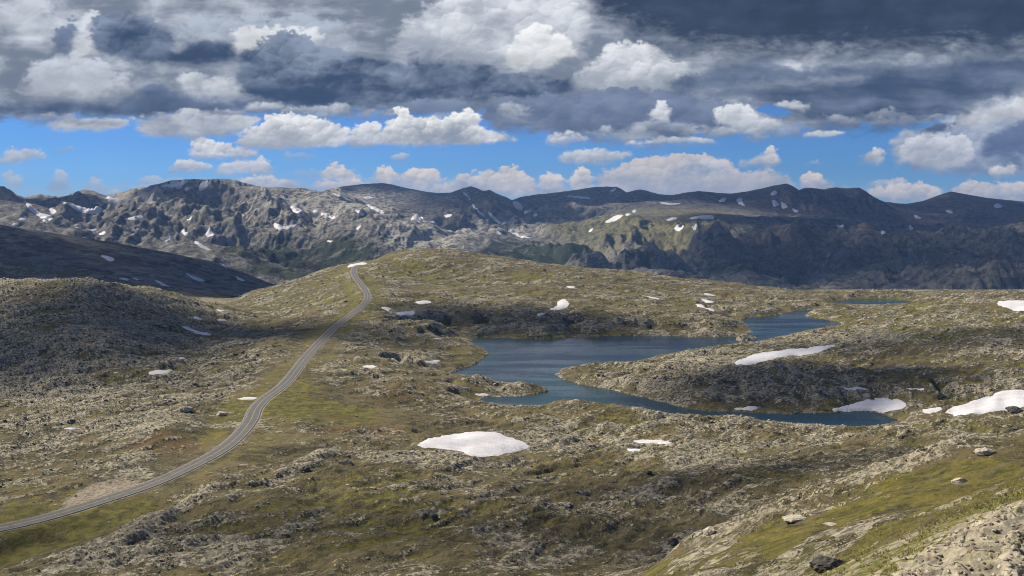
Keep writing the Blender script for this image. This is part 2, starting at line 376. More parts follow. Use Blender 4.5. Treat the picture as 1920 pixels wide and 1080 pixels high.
wo = w.node('ShaderNodeOutputWorld', ins={0: bg.outputs[0]})
world.cycles.sampling_method = 'MANUAL'
world.cycles.sample_map_resolution = 1024

# ------------------------------------------------------------------ object helpers
def tag(o, label=None, cat=None, group=None, kind=None):
    if label: o['label'] = label
    if cat: o['category'] = cat
    if group: o['group'] = group
    if kind: o['kind'] = kind
    return o
def mesh_obj(name, verts, faces, mat, smooth=True, parent=None, attrs=None):
    """faces: (n,3) or (n,4) int array"""
    verts = np.ascontiguousarray(verts, np.float32); faces = np.ascontiguousarray(faces, np.int32)
    me = bpy.data.meshes.new(name)
    nf, k = faces.shape
    me.vertices.add(len(verts)); me.loops.add(nf * k); me.polygons.add(nf)
    me.vertices.foreach_set('co', verts.ravel())
    me.loops.foreach_set('vertex_index', faces.ravel())
    me.polygons.foreach_set('loop_start', np.arange(0, nf * k, k, dtype=np.int32))
    me.polygons.foreach_set('use_smooth', np.full(nf, smooth, bool))
    if attrs:
        for an, arr in attrs.items():
            at = me.color_attributes.new(an, 'FLOAT_COLOR', 'POINT')
            at.data.foreach_set('color', np.ascontiguousarray(arr, np.float32).ravel())
    me.update(calc_edges=True)
    me.materials.append(mat)
    o = bpy.data.objects.new(name, me); COL.objects.link(o)
    if parent: o.parent = parent
    return o
def new_mat(name):
    m = bpy.data.materials.new(name); m.use_nodes = True
    return m, NT(m.node_tree)

# ------------------------------------------------------------------ materials
def srgb(r, g, b): return tuple(float(x) for x in s2l((r, g, b)))

def finish(t, color, rough, normal=None, spec=0.3):
    ins = {'Base Color': color, 'Roughness': rough, 'Specular IOR Level': spec}
    if normal is not None: ins['Normal'] = normal
    b = t.node('ShaderNodeBsdfPrincipled', ins=ins)
    t.node('ShaderNodeOutputMaterial', ins={0: b.outputs[0]})
    return b
def bump(t, height, strength, dist, normal=None):
    ins = {'Height': height, 'Strength': strength, 'Distance': dist}
    if normal is not None: ins['Normal'] = normal
    return t.node('ShaderNodeBump', ins=ins).outputs[0]

def ground_material():
    m, t = new_mat('tundra_ground')
    P = t.node('ShaderNodeNewGeometry').outputs['Position']
    at = t.node('ShaderNodeAttribute', attribute_name='cover')
    sp = t.node('ShaderNodeSeparateColor', ins={0: at.outputs['Color']})
    rock, grass, rust = sp.outputs[0], sp.outputs[1], sp.outputs[2]
    gravel = at.outputs['Alpha']
    big = t.noise(P, 0.03, 5, 0.6)
    mid = t.noise(P, 0.22, 6, 0.65, 0.6)
    fine = t.noise(P, 1.1, 8, 0.7)
    vc = t.vor(P, 0.75, 'Color'); vd = t.vor(P, 0.75, 'Distance')
    vs = t.node('ShaderNodeSeparateColor', ins={0: vc})
    vc2 = t.vor(P, 2.4, 'Color'); vs2 = t.node('ShaderNodeSeparateColor', ins={0: vc2})
    # tundra soil and heath
    heath = t.mix(t.step(mid, 0.38, 0.62), (0.028, 0.023, 0.010), (0.118, 0.092, 0.038))
    heath = t.mix(t.step(big, 0.42, 0.60), heath, (0.155, 0.120, 0.052))
    heath = t.mix(t.step(fine, 0.35, 0.7), heath, (0.140, 0.120, 0.066))
    dark = t.step(t.noise(P, 0.16, 6, 0.65, 0.5), 0.52, 0.62)
    heath = t.mix(t.m('MULTIPLY', dark, 0.75), heath, (0.030, 0.032, 0.014))
    green = t.mix(t.step(mid, 0.35, 0.66), (0.048, 0.054, 0.011), (0.195, 0.165, 0.036))
    green = t.mix(t.step(fine, 0.4, 0.75), green, (0.135, 0.105, 0.045))
    rustc = t.mix(t.step(fine, 0.35, 0.65), (0.075, 0.046, 0.018), (0.165, 0.105, 0.042))
    gf = t.step(t.m('ADD', grass, t.m('MULTIPLY', t.m('SUBTRACT', mid, 0.5), 1.1)), 0.38, 0.62)
    c = t.mix(gf, heath, green)
    rf = t.step(t.m('ADD', rust, t.m('MULTIPLY', t.m('SUBTRACT', mid, 0.5), 1.2)), 0.40, 0.70)
    c = t.mix(t.m('MULTIPLY', rf, 0.85), c, rustc)
    # stones showing through: bigger slabs then small blocks
    rk = t.mix(vs.outputs[0], (0.110, 0.094, 0.068), (0.47, 0.41, 0.30))
    rk = t.mix(t.m('MULTIPLY', t.step(t.noise(P, 2.2, 6, 0.65), 0.45, 0.7), 0.5), rk, (0.10, 0.098, 0.085))
    lich = t.step(t.noise(P, 0.35, 6, 0.7, 0.4), 0.52, 0.64)
    rk = t.mix(t.m('MULTIPLY', lich, 0.55), rk, (0.235, 0.235, 0.125))
    rf2 = t.m('ADD', rock, t.m('MULTIPLY', t.m('SUBTRACT', mid, 0.5), 1.9))
    rf2 = t.m('ADD', rf2, t.m('MULTIPLY', t.m('SUBTRACT', t.noise(P, 0.07, 5, 0.6, 0.4), 0.5), 1.6))
    rf2 = t.m('ADD', rf2, t.m('MULTIPLY', t.m('SUBTRACT', vs.outputs[1], 0.5), 0.45))
    rf2 = t.m('ADD', rf2, t.m('MULTIPLY', t.m('SUBTRACT', vs2.outputs[1], 0.5), 0.30))
    rmask = t.step(rf2, 0.50, 0.64)
    c = t.mix(rmask, c, rk)
    gr = t.mix(t.step(fine, 0.35, 0.65), (0.16, 0.13, 0.09), (0.42, 0.35, 0.26))
    c = t.mix(t.step(t.m('ADD', gravel, t.m('MULTIPLY', t.m('SUBTRACT', mid, 0.5), 0.5)), 0.35, 0.65), c, gr)
    hb = t.m('ADD', t.m('MULTIPLY', fine, 0.7), t.m('MULTIPLY', rmask, t.m('ADD', 0.3, t.m('MULTIPLY', vs.outputs[2], 0.5))))
    hb = t.m('ADD', hb, t.m('MULTIPLY', mid, 0.8))
    n = bump(t, hb, 1.0, 1.3)
    finish(t, c, 0.92, n, 0.15)
    return m

def near_material():
    m, t = new_mat('near_granite')
    P = t.node('ShaderNodeNewGeometry').outputs['Position']
    at = t.node('ShaderNodeAttribute', attribute_name='cover')
    sp = t.node('ShaderNodeSeparateColor', ins={0: at.outputs['Color']})
    rock, grass, rust = sp.outputs[0], sp.outputs[1], sp.outputs[2]
    f = t.noise(P, 5.0, 8, 0.7); g = t.noise(P, 0.9, 7, 0.65, 0.5); h = t.noise(P, 18.0, 5, 0.7)
    wv = t.node('ShaderNodeMix', data_type='VECTOR', ins={0: 0.16, 4: P, 5: t.node('ShaderNodeTexNoise', ins={'Vector': P, 'Scale': 0.8, 'Detail': 4}).outputs[1]}).outputs[1]
    ed = t.vor(t.scalev(wv, (1.0, 0.55, 1.0), 0.7), 0.9, 'Distance', 'DISTANCE_TO_EDGE')
    ed2 = t.vor(t.scalev(wv, (1.0, 0.6, 1.0), 0.4), 3.0, 'Distance', 'DISTANCE_TO_EDGE')
    c = t.mix(t.step(g, 0.36, 0.62), (0.17, 0.148, 0.112), (0.43, 0.375, 0.285))
    c = t.mix(t.m('MULTIPLY', t.step(f, 0.5, 0.68), 0.6), c, (0.15, 0.135, 0.11))
    c = t.mix(t.m('MULTIPLY', t.step(t.noise(P, 1.6, 6, 0.7), 0.53, 0.62), 0.6), c, (0.30, 0.29, 0.14))
    c = t.mix(t.m('MULTIPLY', t.step(t.noise(P, 0.5, 4, 0.6), 0.55, 0.64), 0.45), c, (0.42, 0.31, 0.22))
    crack = t.m('MAXIMUM', t.m('MULTIPLY', t.step(ed, 0.030, 0.0), t.m('MULTIPLY', t.step(g, 0.40, 0.52), 0.75)), t.m('MULTIPLY', t.step(ed2, 0.045, 0.0), t.m('MULTIPLY', t.step(g, 0.52, 0.60), 0.35)))
    c = t.mix(crack, c, (0.040, 0.036, 0.026))
    gs = t.mix(t.step(f, 0.35, 0.65), (0.050, 0.058, 0.014), (0.19, 0.165, 0.055))
    gf = t.m('ADD', t.m('SUBTRACT', grass, t.m('MULTIPLY', rock, 0.62)), t.m('ADD', t.m('MULTIPLY', t.m('SUBTRACT', g, 0.5), 2.2), t.m('MULTIPLY', t.m('SUBTRACT', f, 0.5), 0.8)))
    gm = t.step(gf, -0.26, -0.08)
    c = t.mix(gm, c, gs)
    n = bump(t, t.m('ADD', t.m('MULTIPLY', f, 0.35), t.m('ADD', t.m('MULTIPLY', g, 0.8), t.m('MULTIPLY', crack, -0.5))), 0.8, 0.35)
    n = bump(t, h, 0.6, 0.04, n)
    finish(t, c, 0.92, n, 0.15)
    return m

def mountain_material():
    m, t = new_mat('mountain_rock')
    P = t.node('ShaderNodeNewGeometry').outputs['Position']
    at = t.node('ShaderNodeAttribute', attribute_name='cover')
    sp = t.node('ShaderNodeSeparateColor', ins={0: at.outputs['Color']})
    forest, meadow, pale = sp.outputs[0], sp.outputs[1], sp.outputs[2]
    brown = at.outputs['Alpha']
    n1 = t.noise(P, 0.006, 8, 0.65, 0.5)
    n2 = t.noise(P, 0.03, 8, 0.7, 0.4)
    n3 = t.noise(t.scalev(P, (1, 1, 0.22)), 0.02, 8, 0.72, 0.4)
    rk = t.mix(t.step(n2, 0.36, 0.64), (0.036, 0.036, 0.036), (0.24, 0.222, 0.19))
    rk = t.mix(t.m('MULTIPLY', t.step(n3, 0.45, 0.65), 0.6), rk, (0.235, 0.215, 0.185))
    c = t.mix(t.step(t.m('ADD', pale, t.m('MULTIPLY', t.m('SUBTRACT', n2, 0.5), 2.0)), 0.4, 0.62), rk, (0.34, 0.315, 0.27))
    mead = t.mix(t.step(n2, 0.38, 0.62), (0.060, 0.060, 0.028), (0.185, 0.165, 0.090))
    c = t.mix(t.step(t.m('ADD', meadow, t.m('MULTIPLY', t.m('SUBTRACT', n2, 0.5), 1.4)), 0.40, 0.62), c, mead)
    br = t.mix(t.step(n2, 0.35, 0.65), (0.036, 0.036, 0.038), (0.135, 0.117, 0.104))  # brown-grey rock, also used as shade painted over the right range
    c = t.mix(t.step(t.m('ADD', brown, t.m('MULTIPLY', t.m('SUBTRACT', n1, 0.5), 1.0)), 0.40, 0.65), c, br)
    fo = t.mix(t.noise(P, 0.12, 4, 0.6), (0.012, 0.022, 0.012), (0.040, 0.050, 0.024))
    ff = t.step(t.m('ADD', forest, t.m('ADD', t.m('MULTIPLY', t.m('SUBTRACT', n2, 0.5), 2.4), t.m('MULTIPLY', t.m('SUBTRACT', n1, 0.5), 2.6))), 0.46, 0.56)
    c = t.mix(ff, c, fo)
    hb = t.m('ADD', t.m('MULTIPLY', n2, 22.0), t.m('MULTIPLY', n3, 14.0))
    n = bump(t, hb, 0.8, 1.0)
    finish(t, c, 0.95, n, 0.1)
    return m

def snow_material():
    m, t = new_mat('old_snow')
    P = t.node('ShaderNodeNewGeometry').outputs['Position']
    a = t.noise(t.scalev(P, (0.10, 0.22, 0.1), 0.4), 1.0, 5, 0.6)
    f = t.noise(P, 1.4, 6, 0.6)
    c = t.mix(t.step(a, 0.42, 0.66), (0.55, 0.55, 0.58), (0.51, 0.465, 0.475))
    c = t.mix(t.m('MULTIPLY', t.step(f, 0.60, 0.78), 0.35), c, (0.44, 0.41, 0.38))
    n = bump(t, t.m('ADD', f, t.m('MULTIPLY', t.vor(P, 0.6), 0.9)), 0.4, 0.5)
    finish(t, c, 0.7, n, 0.25)
    return m

def water_material():
    m, t = new_mat('lake_water')
    P = t.node('ShaderNodeNewGeometry').outputs['Position']
    a = t.noise(t.scalev(P, (1, 1.6, 1), 0.3), 0.55, 5, 0.6)
    g = t.noise(t.scalev(P, (0.35, 1.5, 1), 0.25), 0.02, 5, 0.65)
    at = t.node('ShaderNodeAttribute', attribute_name='cover')
    c = t.mix(at.outputs['Alpha'], (0.009, 0.023, 0.046), (0.013, 0.044, 0.064))
    n = bump(t, a, 0.35, 0.35)
    b = finish(t, c, t.m('ADD', 0.10, t.m('MULTIPLY', t.step(g, 0.42, 0.58), 0.25)), n, 0.5)
    b.inputs['IOR'].default_value = 1.33
    return m

def rock_material():
    m, t = new_mat('granite')
    P = t.node('ShaderNodeNewGeometry').outputs['Position']
    isl = t.node('ShaderNodeNewGeometry').outputs['Random Per Island']
    f = t.noise(P, 2.0, 8, 0.7)
    c = t.mix(isl, (0.11, 0.098, 0.076), (0.47, 0.415, 0.325))
    c = t.mix(t.m('MULTIPLY', t.step(f, 0.45, 0.68), 0.6), c, (0.095, 0.09, 0.075))
    l = t.step(t.noise(P, 0.9, 5, 0.6), 0.54, 0.66)
    c = t.mix(t.m('MULTIPLY', l, 0.5), c, (0.24, 0.235, 0.12))
    n = bump(t, f, 0.7, 0.25)
    finish(t, c, 0.9, n, 0.2)
    return m
def plain(name, col, rough=0.8, nscale=None, var=0.25, spec=0.3):
    m, t = new_mat(name)
    c = col
    if nscale:
        P = t.node('ShaderNodeNewGeometry').outputs['Position']
        f = t.noise(P, nscale, 6, 0.65)
        c = t.mix(t.step(f, 0.3, 0.7), tuple(x * (1 - var) for x in col), tuple(min(1, x * (1 + var)) for x in col))
    finish(t, c, rough, None, spec)
    return m
M_GROUND = ground_material(); M_MOUNT = mountain_material(); M_SNOW = snow_material()
M_WATER = water_material(); M_ROCK = rock_material()
M_ASPH = plain('asphalt', (0.085, 0.083, 0.083), 0.85, 0.5, 0.22)
M_WHITE = plain('white_road_paint', (0.36, 0.36, 0.35), 0.7, 0.6, 0.4)
M_YELL = plain('yellow_road_paint', (0.42, 0.29, 0.07), 0.7, 0.6, 0.45)

# ------------------------------------------------------------------ terrain control points
def zat(v, d): return H - d * (v - VH) / F
PTS = []
def P(u, v, d): PTS.append((u, d, zat(v, d)))
def Vz(u, v, z): PTS.append((u, (H - z) * F / (v - VH), z))
def Q(u, d, z): PTS.append((u, d, z))
# --- foreground right: outcrop, meadow band, boulder ridge
for a in [(1900, 1080, 28), (1750, 1080, 32), (1620, 1072, 38), (1800, 985, 42), (1920, 925, 46), (2100, 850, 50), (1700, 1012, 45), (1880, 1000, 34),
          (1550, 1090, 58), (1650, 1035, 75), (1750, 990, 82), (1850, 945, 88), (1920, 912, 95), (2100, 850, 95),
          (1300, 1080, 108), (1400, 1045, 118), (1500, 1000, 128), (1600, 958, 138), (1750, 900, 146), (1900, 862, 150), (2100, 830, 150),
          (1235, 1068, 150), (1290, 1012, 155), (1400, 975, 160), (1500, 940, 165), (1600, 905, 170), (1700, 868, 175), (1800, 840, 180), (1920, 828, 182), (2100, 812, 182),
          (1290, 1070, 200), (1400, 1020, 215), (1600, 950, 230), (1800, 890, 235), (1920, 875, 240), (2100, 860, 240),
          (1290, 1050, 270), (1400, 985, 290), (1600, 915, 320), (1800, 850, 330), (1920, 830, 340), (2200, 820, 340),
          (1900, 1500, 8), (1300, 1400, 25), (1600, 1300, 20), (960, 1400, 30), (500, 1400, 36), (0, 1400, 40), (960, 2700, 4), (0, 2600, 5), (1900, 2600, 4), (2300, 1400, 12),
          (960, 1290, 80), (1150, 1230, 90), (960, 1200, 130), (1150, 1130, 160), (960, 1140, 180), (0, 1270, 100), (500, 1270, 95), (0, 1150, 180), (500, 1150, 180), (-500, 1150, 180), (-500, 1270, 100), (-500, 1500, 40)]:
    P(*a)
for a in [(1100, 1085, 29), (960, 1080, 28), (700, 1080, 26), (400, 1075, 24), (0, 1075, 20), (-500, 1075, 20), (0, 1020, 21), (120, 1020, 21),
          (100, 1072, 25.5), (250, 1002, 26.5), (400, 945, 26), (480, 905, 24), (330, 960, 22), (180, 1010, 22), (600, 1000, 25), (800, 1000, 23), (1000, 1000, 23),
          (960, 950, 19), (960, 880, 14), (960, 835, 8), (750, 900, 18), (850, 860, 15), (750, 830, 14), (600, 950, 21), (600, 850, 18), (600, 770, 15), (1150, 980, 20),
          (880, 780, 6), (700, 700, 12), (800, 700, 6), (840, 655, 4), (650, 650, 15), (750, 600, 15), (700, 562, 27), (780, 650, 9),
          (1200, 900, 14), (1200, 840, 8), (1400, 850, 9), (1400, 900, 17), (1600, 835, 8), (1800, 812, 10), (1500, 805, 4), (1050, 780, 5), (1200, 790, 5),
          (1750, 790, 4), (1900, 785, 10), (2200, 780, 14),
          (1100, 694, 4), (1180, 690, 7), (1300, 690, 12), (1400, 688, 17), (1460, 695, 17), (1530, 720, 12), (1250, 710, 8), (1400, 730, 9), (1500, 740, 8), (1580, 750, 5),
          (1400, 655, 4), (1500, 640, 6), (1600, 640, 10), (1700, 620, 15), (1800, 600, 18), (1900, 600, 20), (1900, 562, 22), (1800, 560, 16), (1760, 566, 8), (1650, 594, 4), (2200, 560, 24),
          (1900, 650, 18), (1900, 720, 17), (1700, 700, 12), (1600, 735, 9), (1800, 760, 9), (1700, 760, 6), (1560, 690, 10), (2200, 700, 22),
          (900, 605, 10), (960, 580, 18), (1050, 590, 15), (1100, 600, 12), (1250, 590, 11), (1330, 605, 8), (900, 560, 22), (1050, 550, 22), (1200, 548, 16), (1350, 562, 8), (1450, 575, 4), (1300, 545, 12)]:
    Vz(*a)
for a in [(1060, 507, 1560), (1180, 508, 1560), (1300, 526, 1480), (1450, 540, 1400), (1570, 548, 1340), (1700, 552, 1330), (1850, 553, 1250), (1920, 553, 1200), (2300, 548, 1200),
          (760, 468, 1500), (860, 468, 1500), (960, 497, 1560), (680, 489, 1440), (620, 503, 1390), (560, 525, 1330), (500, 546, 1280), (430, 572, 1230), (400, 580, 1180),
          (600, 560, 1120), (560, 580, 1060), (760, 522, 1260), (860, 530, 1240), (760, 545, 1130), (850, 545, 1130), (660, 530, 1200), (500, 600, 960), (560, 620, 860),
          # plateau edge falls away behind
          (1060, 545, 1900), (1180, 550, 1900), (1300, 560, 1800), (1450, 570, 1700), (1570, 575, 1650), (1700, 580, 1650), (1920, 585, 1550), (2300, 585, 1550),
          (760, 515, 1800), (860, 515, 1850), (960, 540, 1900), (680, 535, 1750), (620, 550, 1700), (560, 565, 1650),
          # left rocky hill
          (0, 530, 900), (100, 527, 900), (200, 531, 900), (280, 541, 920), (330, 556, 950), (430, 578, 980), (480, 592, 1000), (-400, 500, 900),
          (0, 600, 760), (100, 620, 720), (200, 640, 700), (300, 660, 720), (250, 600, 800), (0, 700, 650), (100, 700, 620), (200, 720, 590), (350, 700, 640), (450, 640, 800), (380, 620, 850),
          (0, 575, 1150), (200, 572, 1200), (-400, 560, 1150)]:
    P(*a)
for a in [(300, 562, -25), (380, 557, -25), (420, 560, -26), (400, 573, -25), (340, 571, -25), (300, 780, 15), (100, 800, 17), (100, 870, 17), (300, 850, 19), (0, 930, 23), (200, 880, 21), (-400, 800, 20), (-400, 950, 24)]:
    Vz(*a)
ROAD = [(-420, 1050, 29), (-200, 1026, 27), (0, 990, 25.4), (100, 966, 25), (200, 935, 24.5), (290, 905, 24), (370, 868, 23), (420, 840, 22), (452, 812, 21), (472, 785, 20.3), (478, 768, 20), (495, 748, 19.3),
        (525, 727, 18.5), (545, 707, 18), (565, 680, 17.3), (590, 651, 17), (615, 625, 18), (640, 603, 20), (668, 582, 24), (686, 566, 27.5), (690, 553, 30), (682, 540, 32.5), (671, 526, 35.5), (663, 512, 39), (665, 502, 41.5), (676, 494, 43.5), (692, 489, 44.5), (712, 486.5, 45)]
for (u, v, z) in ROAD[2:]: Vz(u, v, z)
# --- mountains
MP = [(-400, 400, 2300), (-100, 412, 2300), (0, 421, 2300), (100, 437, 2350), (200, 455, 2400), (300, 470, 2450), (400, 490, 2500), (450, 508, 2550), (500, 535, 2600), (540, 565, 2650),
      (-400, 532, 1700), (0, 534, 1750), (200, 537, 1750), (330, 556, 1700), (430, 560, 1700), (500, 580, 1750), (0, 480, 2000), (100, 492, 2000), (200, 500, 2050), (300, 515, 2100), (400, 540, 2150),
      (0, 470, 3200), (200, 490, 3300), (400, 545, 3300), (500, 560, 3300), (600, 530, 3500), (700, 510, 3700), (800, 495, 3900), (900, 500, 4000), (-400, 450, 3200),
      (1000, 506, 4200), (1100, 525, 4000), (1300, 545, 3700), (1600, 565, 3300), (1900, 575, 2900), (2300, 575, 2900), (600, 560, 2400), (800, 560, 2500), (1000, 580, 2600), (1300, 590, 2400), (1900, 600, 2200), (700, 560, 3000),
      (-400, 345, 5500), (-100, 350, 5200), (0, 349, 5000), (15, 351, 5000), (45, 369, 5200), (80, 364, 5400), (120, 369, 5500), (165, 356, 5400), (200, 367, 5500), (250, 352, 5600), (300, 343, 5600), (345, 337, 5700),
      (385, 336, 5700), (420, 335, 5600), (470, 344, 5500), (520, 352, 5500), (570, 350, 5500), (610, 358, 5400), (650, 370, 5200), (690, 385, 5100), (730, 400, 4900), (780, 425, 4700), (850, 457, 4400), (900, 482, 4200),
      (45, 400, 4600), (80, 430, 4200), (0, 400, 4500), (20, 430, 4000), (180, 385, 5150), (180, 402, 4950), (230, 412, 4700), (150, 442, 4200), (110, 400, 5000), (140, 420, 4600),
      (285, 358, 5250), (258, 385, 4950), (228, 420, 4500), (200, 442, 4200), (330, 385, 5250), (320, 400, 5000), (390, 440, 4700), (350, 423, 4500), (320, 432, 4250), (360, 400, 5150), (410, 400, 5200), (300, 450, 4000),
      (440, 360, 5350), (470, 368, 5150), (500, 400, 4850), (520, 425, 4600), (480, 452, 4300), (460, 470, 4100), (430, 440, 4650), (430, 400, 5050), (555, 395, 5100), (530, 424, 4850), (540, 375, 5300), (600, 412, 4900), (620, 385, 5100), (650, 402, 4850), (680, 427, 4550),
      (600, 450, 4300), (650, 470, 4000), (560, 480, 3950), (500, 502, 3650), (450, 485, 3850), (400, 480, 3800), (700, 470, 3900), (760, 472, 3900), (840, 480, 3950), (720, 440, 4300), (350, 470, 3600), (250, 460, 3800), (550, 510, 3500),
      (560, 372, 7800), (610, 354, 7600), (660, 347, 7600), (720, 344, 7600), (780, 354, 7600), (840, 360, 7600), (865, 353, 7450), (880, 349, 7400), (900, 353, 7300), (930, 365, 7300), (965, 374, 7400), (1000, 366, 7600),
      (720, 376, 6900), (800, 385, 6700), (850, 400, 6300), (700, 395, 6300), (760, 412, 5800), (870, 430, 5600), (940, 447, 5300), (850, 452, 5100), (900, 408, 6300), (920, 430, 5800), (900, 385, 6900), (940, 402, 6650), (965, 422, 6300), (990, 447, 5900), (1000, 470, 5300), (1000, 490, 4800), (960, 480, 4900),
      (1030, 402, 6600), (1060, 420, 6200), (1040, 382, 7200), (1000, 400, 6900),
      (1050, 360, 7700), (1100, 354, 7900), (1130, 350, 8000), (1160, 352, 7900), (1180, 362, 7900), (1205, 355, 7700), (1235, 366, 7700), (1270, 364, 7900), (1310, 359, 8000), (1370, 362, 8200), (1420, 356, 8200), (1470, 345, 8000),
      (1485, 348, 7900), (1500, 356, 7900), (1530, 352, 8000), (1560, 353, 8000), (1580, 349, 8000), (1605, 352, 7900), (1630, 363, 8000), (1655, 376, 8200), (1700, 381, 8600), (1740, 372, 8600), (1780, 360, 8600), (1830, 368, 8700), (1920, 377, 9000), (2100, 385, 9000), (2320, 380, 9000),
      (1150, 415, 5600), (1200, 400, 5900), (1250, 386, 6500), (1350, 376, 7000), (1300, 395, 6100), (1400, 405, 5800), (1500, 415, 5600), (1600, 425, 5500), (1100, 385, 7000), (1150, 380, 7200), (1080, 440, 5500), (1120, 435, 5400), (1200, 438, 5000), (1260, 436, 4900), (1350, 425, 4900), (1450, 430, 4800), (1550, 440, 4700), (1640, 470, 4600),
      (1050, 470, 4800), (1150, 492, 4450), (1250, 500, 4250), (1310, 515, 4150), (1350, 495, 4250), (1450, 515, 4050), (1550, 535, 3900),
      (1660, 432, 7000), (1750, 452, 6500), (1850, 442, 7000), (1500, 388, 7300), (1600, 402, 7200), (1780, 402, 7800), (1900, 412, 7600), (1700, 500, 5000), (1850, 480, 5200), (2100, 450, 6500),
      (1605, 552, 3500), (1650, 520, 3700), (1700, 491, 3900), (1760, 465, 4200), (1830, 458, 4400), (1920, 440, 4500), (2100, 425, 4600), (1750, 553, 3100), (1900, 553, 3000), (2200, 540, 3000), (1850, 500, 3700), (1780, 510, 3600)]
for a in MP: P(*a)
for u in range(-500, 2600, 250): P(u, 400, 11000); P(u, 398, 15000)
PT = np.array(PTS, float)
ext = [PT]
for lo, sh in ((PT[PT[:, 0] <= 40], -900), (PT[PT[:, 0] >= 1880], 900)):
    c = lo.copy(); c[:, 0] += sh; ext.append(c)
PT = np.concatenate(ext)
_, ui_ = np.unique(np.round(np.stack([PT[:, 0] / 8, np.log(PT[:, 1]) * 120], 1)), axis=0, return_index=True)
PT = PT[ui_]
cx = (PT[:, 0] - 960) / F; cy = np.log(PT[:, 1])
def rad(ax, ay, bx, by): return np.sqrt((ax - bx) ** 2 + (ay - by) ** 2 + 0.004 ** 2)
A = rad(cx[:, None], cy[:, None], cx[None], cy[None])
n_ = len(PT); A -= np.eye(n_) * 0.001
B = np.zeros((n_ + 1, n_ + 1)); B[:n_, :n_] = A; B[n_, :n_] = 1; B[:n_, n_] = 1
Wt = np.linalg.solve(B, np.concatenate([PT[:, 2], [0]]))
CU = np.concatenate([np.linspace(-6000, -1000, 16)[:-1], np.linspace(-1000, 2900, 480), np.linspace(2900, 8000, 16)[1:]])
CLD = np.linspace(math.log(1.5), math.log(16000), 560)
gx_ = (CU - 960) / F
CZ = np.zeros((len(CLD), len(CU)))
for i, ly in enumerate(CLD):
    CZ[i] = rad(gx_[:, None], ly, cx[None], cy[None]) @ Wt[:n_] + Wt[n_]
def base_z(u1, y1):
    """bilinear sample of the control surface on the grid y1 x u1"""
    fu = np.interp(u1, CU, np.arange(len(CU))); fl = np.interp(np.log(y1), CLD, np.arange(len(CLD)))
    iu = np.clip(fu.astype(int), 0, len(CU) - 2); il = np.clip(fl.astype(int), 0, len(CLD) - 2)
    tu = fu - iu; tl = (fl - il)[:, None]
    a = CZ[il][:, iu] * (1 - tu) + CZ[il][:, iu + 1] * tu
    b = CZ[il + 1][:, iu] * (1 - tu) + CZ[il + 1][:, iu + 1] * tu
    return (a * (1 - tl) + b * tl).astype(np.float32)

# ------------------------------------------------------------------ near ground grid
def axis_u(lo, hi, step, far_lo, far_hi, n):
    g = (np.linspace(0, 1, n + 1)[1:]) ** 1.6
    return np.concatenate([(lo - g * (lo - far_lo))[::-1], np.arange(lo, hi, step), hi + g * (far_hi - hi)])
U1 = axis_u(-160, 2080, 1.6, -4500, 6500, 70)
Y1 = [1.6]
while Y1[-1] < 24: Y1.append(Y1[-1] * 1.05)
while Y1[-1] < 1950: Y1.append(Y1[-1] * 1.0037)
Y1 = np.array(Y1)
ZB = base_z(U1, Y1)
UU = np.broadcast_to(U1[None].astype(np.float32), ZB.shape); YY = np.broadcast_to(Y1[:, None].astype(np.float32), ZB.shape)
XX = (UU - 960) / F * YY
VB = VH + F * (H - ZB) / YY           # where the smooth ground would appear

def ell(u0, v0, ru, rv, ang=0.0, soft=0.5, Ug=None, Vg=None):
    Ug = UU if Ug is None else Ug; Vg = VB if Vg is None else Vg
    c, s = math.cos(ang), math.sin(ang)
    du = Ug - u0; dv = Vg - v0
    r = np.sqrt(((du * c + dv * s) / ru) ** 2 + ((-du * s + dv * c) / rv) ** 2)
    return sstep(1 + soft, 1 - soft, r)

# lakes: outlines on the water plane z = 0
LAKE = [(886, 635), (930, 633), (1000, 636), (1060, 634), (1130, 630), (1230, 630), (1300, 631), (1365, 632), (1392, 631), (1412, 624), (1404, 612), (1385, 600), (1410, 594), (1440, 593), (1470, 589), (1490, 582), (1532, 581),
        (1508, 588), (1520, 596), (1560, 601), (1580, 608), (1560, 613), (1520, 618), (1480, 627), (1430, 638), (1400, 645), (1350, 653), (1280, 660), (1230, 668), (1170, 684), (1130, 682), (1080, 685), (1055, 691), (1044, 700), (1050, 712),
        (1080, 718), (1120, 727), (1170, 735), (1220, 748), (1270, 762), (1320, 771), (1400, 775), (1480, 776), (1560, 774), (1620, 771), (1660, 777), (1684, 788), (1670, 797), (1600, 800), (1520, 797), (1450, 792), (1400, 786),
        (1345, 781), (1300, 784), (1262, 778), (1210, 769), (1160, 764), (1110, 754), (1040, 750), (1020, 760), (1000, 763), (950, 760), (915, 757), (903, 748), (925, 743), (985, 743), (1020, 736), (1030, 730), (1010, 725),
        (960, 720), (900, 711), (850, 708), (843, 702), (870, 692), (905, 675), (918, 663), (910, 656), (895, 650), (882, 643)]
ISLET = [(1372, 636), (1384, 630), (1405, 629), (1420, 633), (1408, 639), (1385, 640)]
SLIVER = [(1556, 572), (1575, 564), (1625, 560), (1672, 561), (1722, 565), (1700, 571), (1650, 576), (1585, 576)]
def plane_pts(poly, z=0.0):
    p = np.array(poly, float); d = (H - z) * F / (p[:, 1] - VH)
    return np.stack([(p[:, 0] - 960) / F * d, d], 1)
lake_w = plane_pts(smooth_poly(LAKE, 1)); isl_w = plane_pts(smooth_poly(ISLET, 1)); sliv_w = plane_pts(smooth_poly(SLIVER, 1))
lk = (YY > 480) & (YY < 1420) & (UU > 700) & (UU < 1950)
xs, ys = XX[lk], YY[lk]
wob = fbm(xs / 18, ys / 18, 4, 5) * 5.0
sd = np.maximum(np.minimum(poly_sdf(xs, ys, lake_w), -poly_sdf(xs, ys, isl_w)), poly_sdf(xs, ys, sliv_w)) + wob
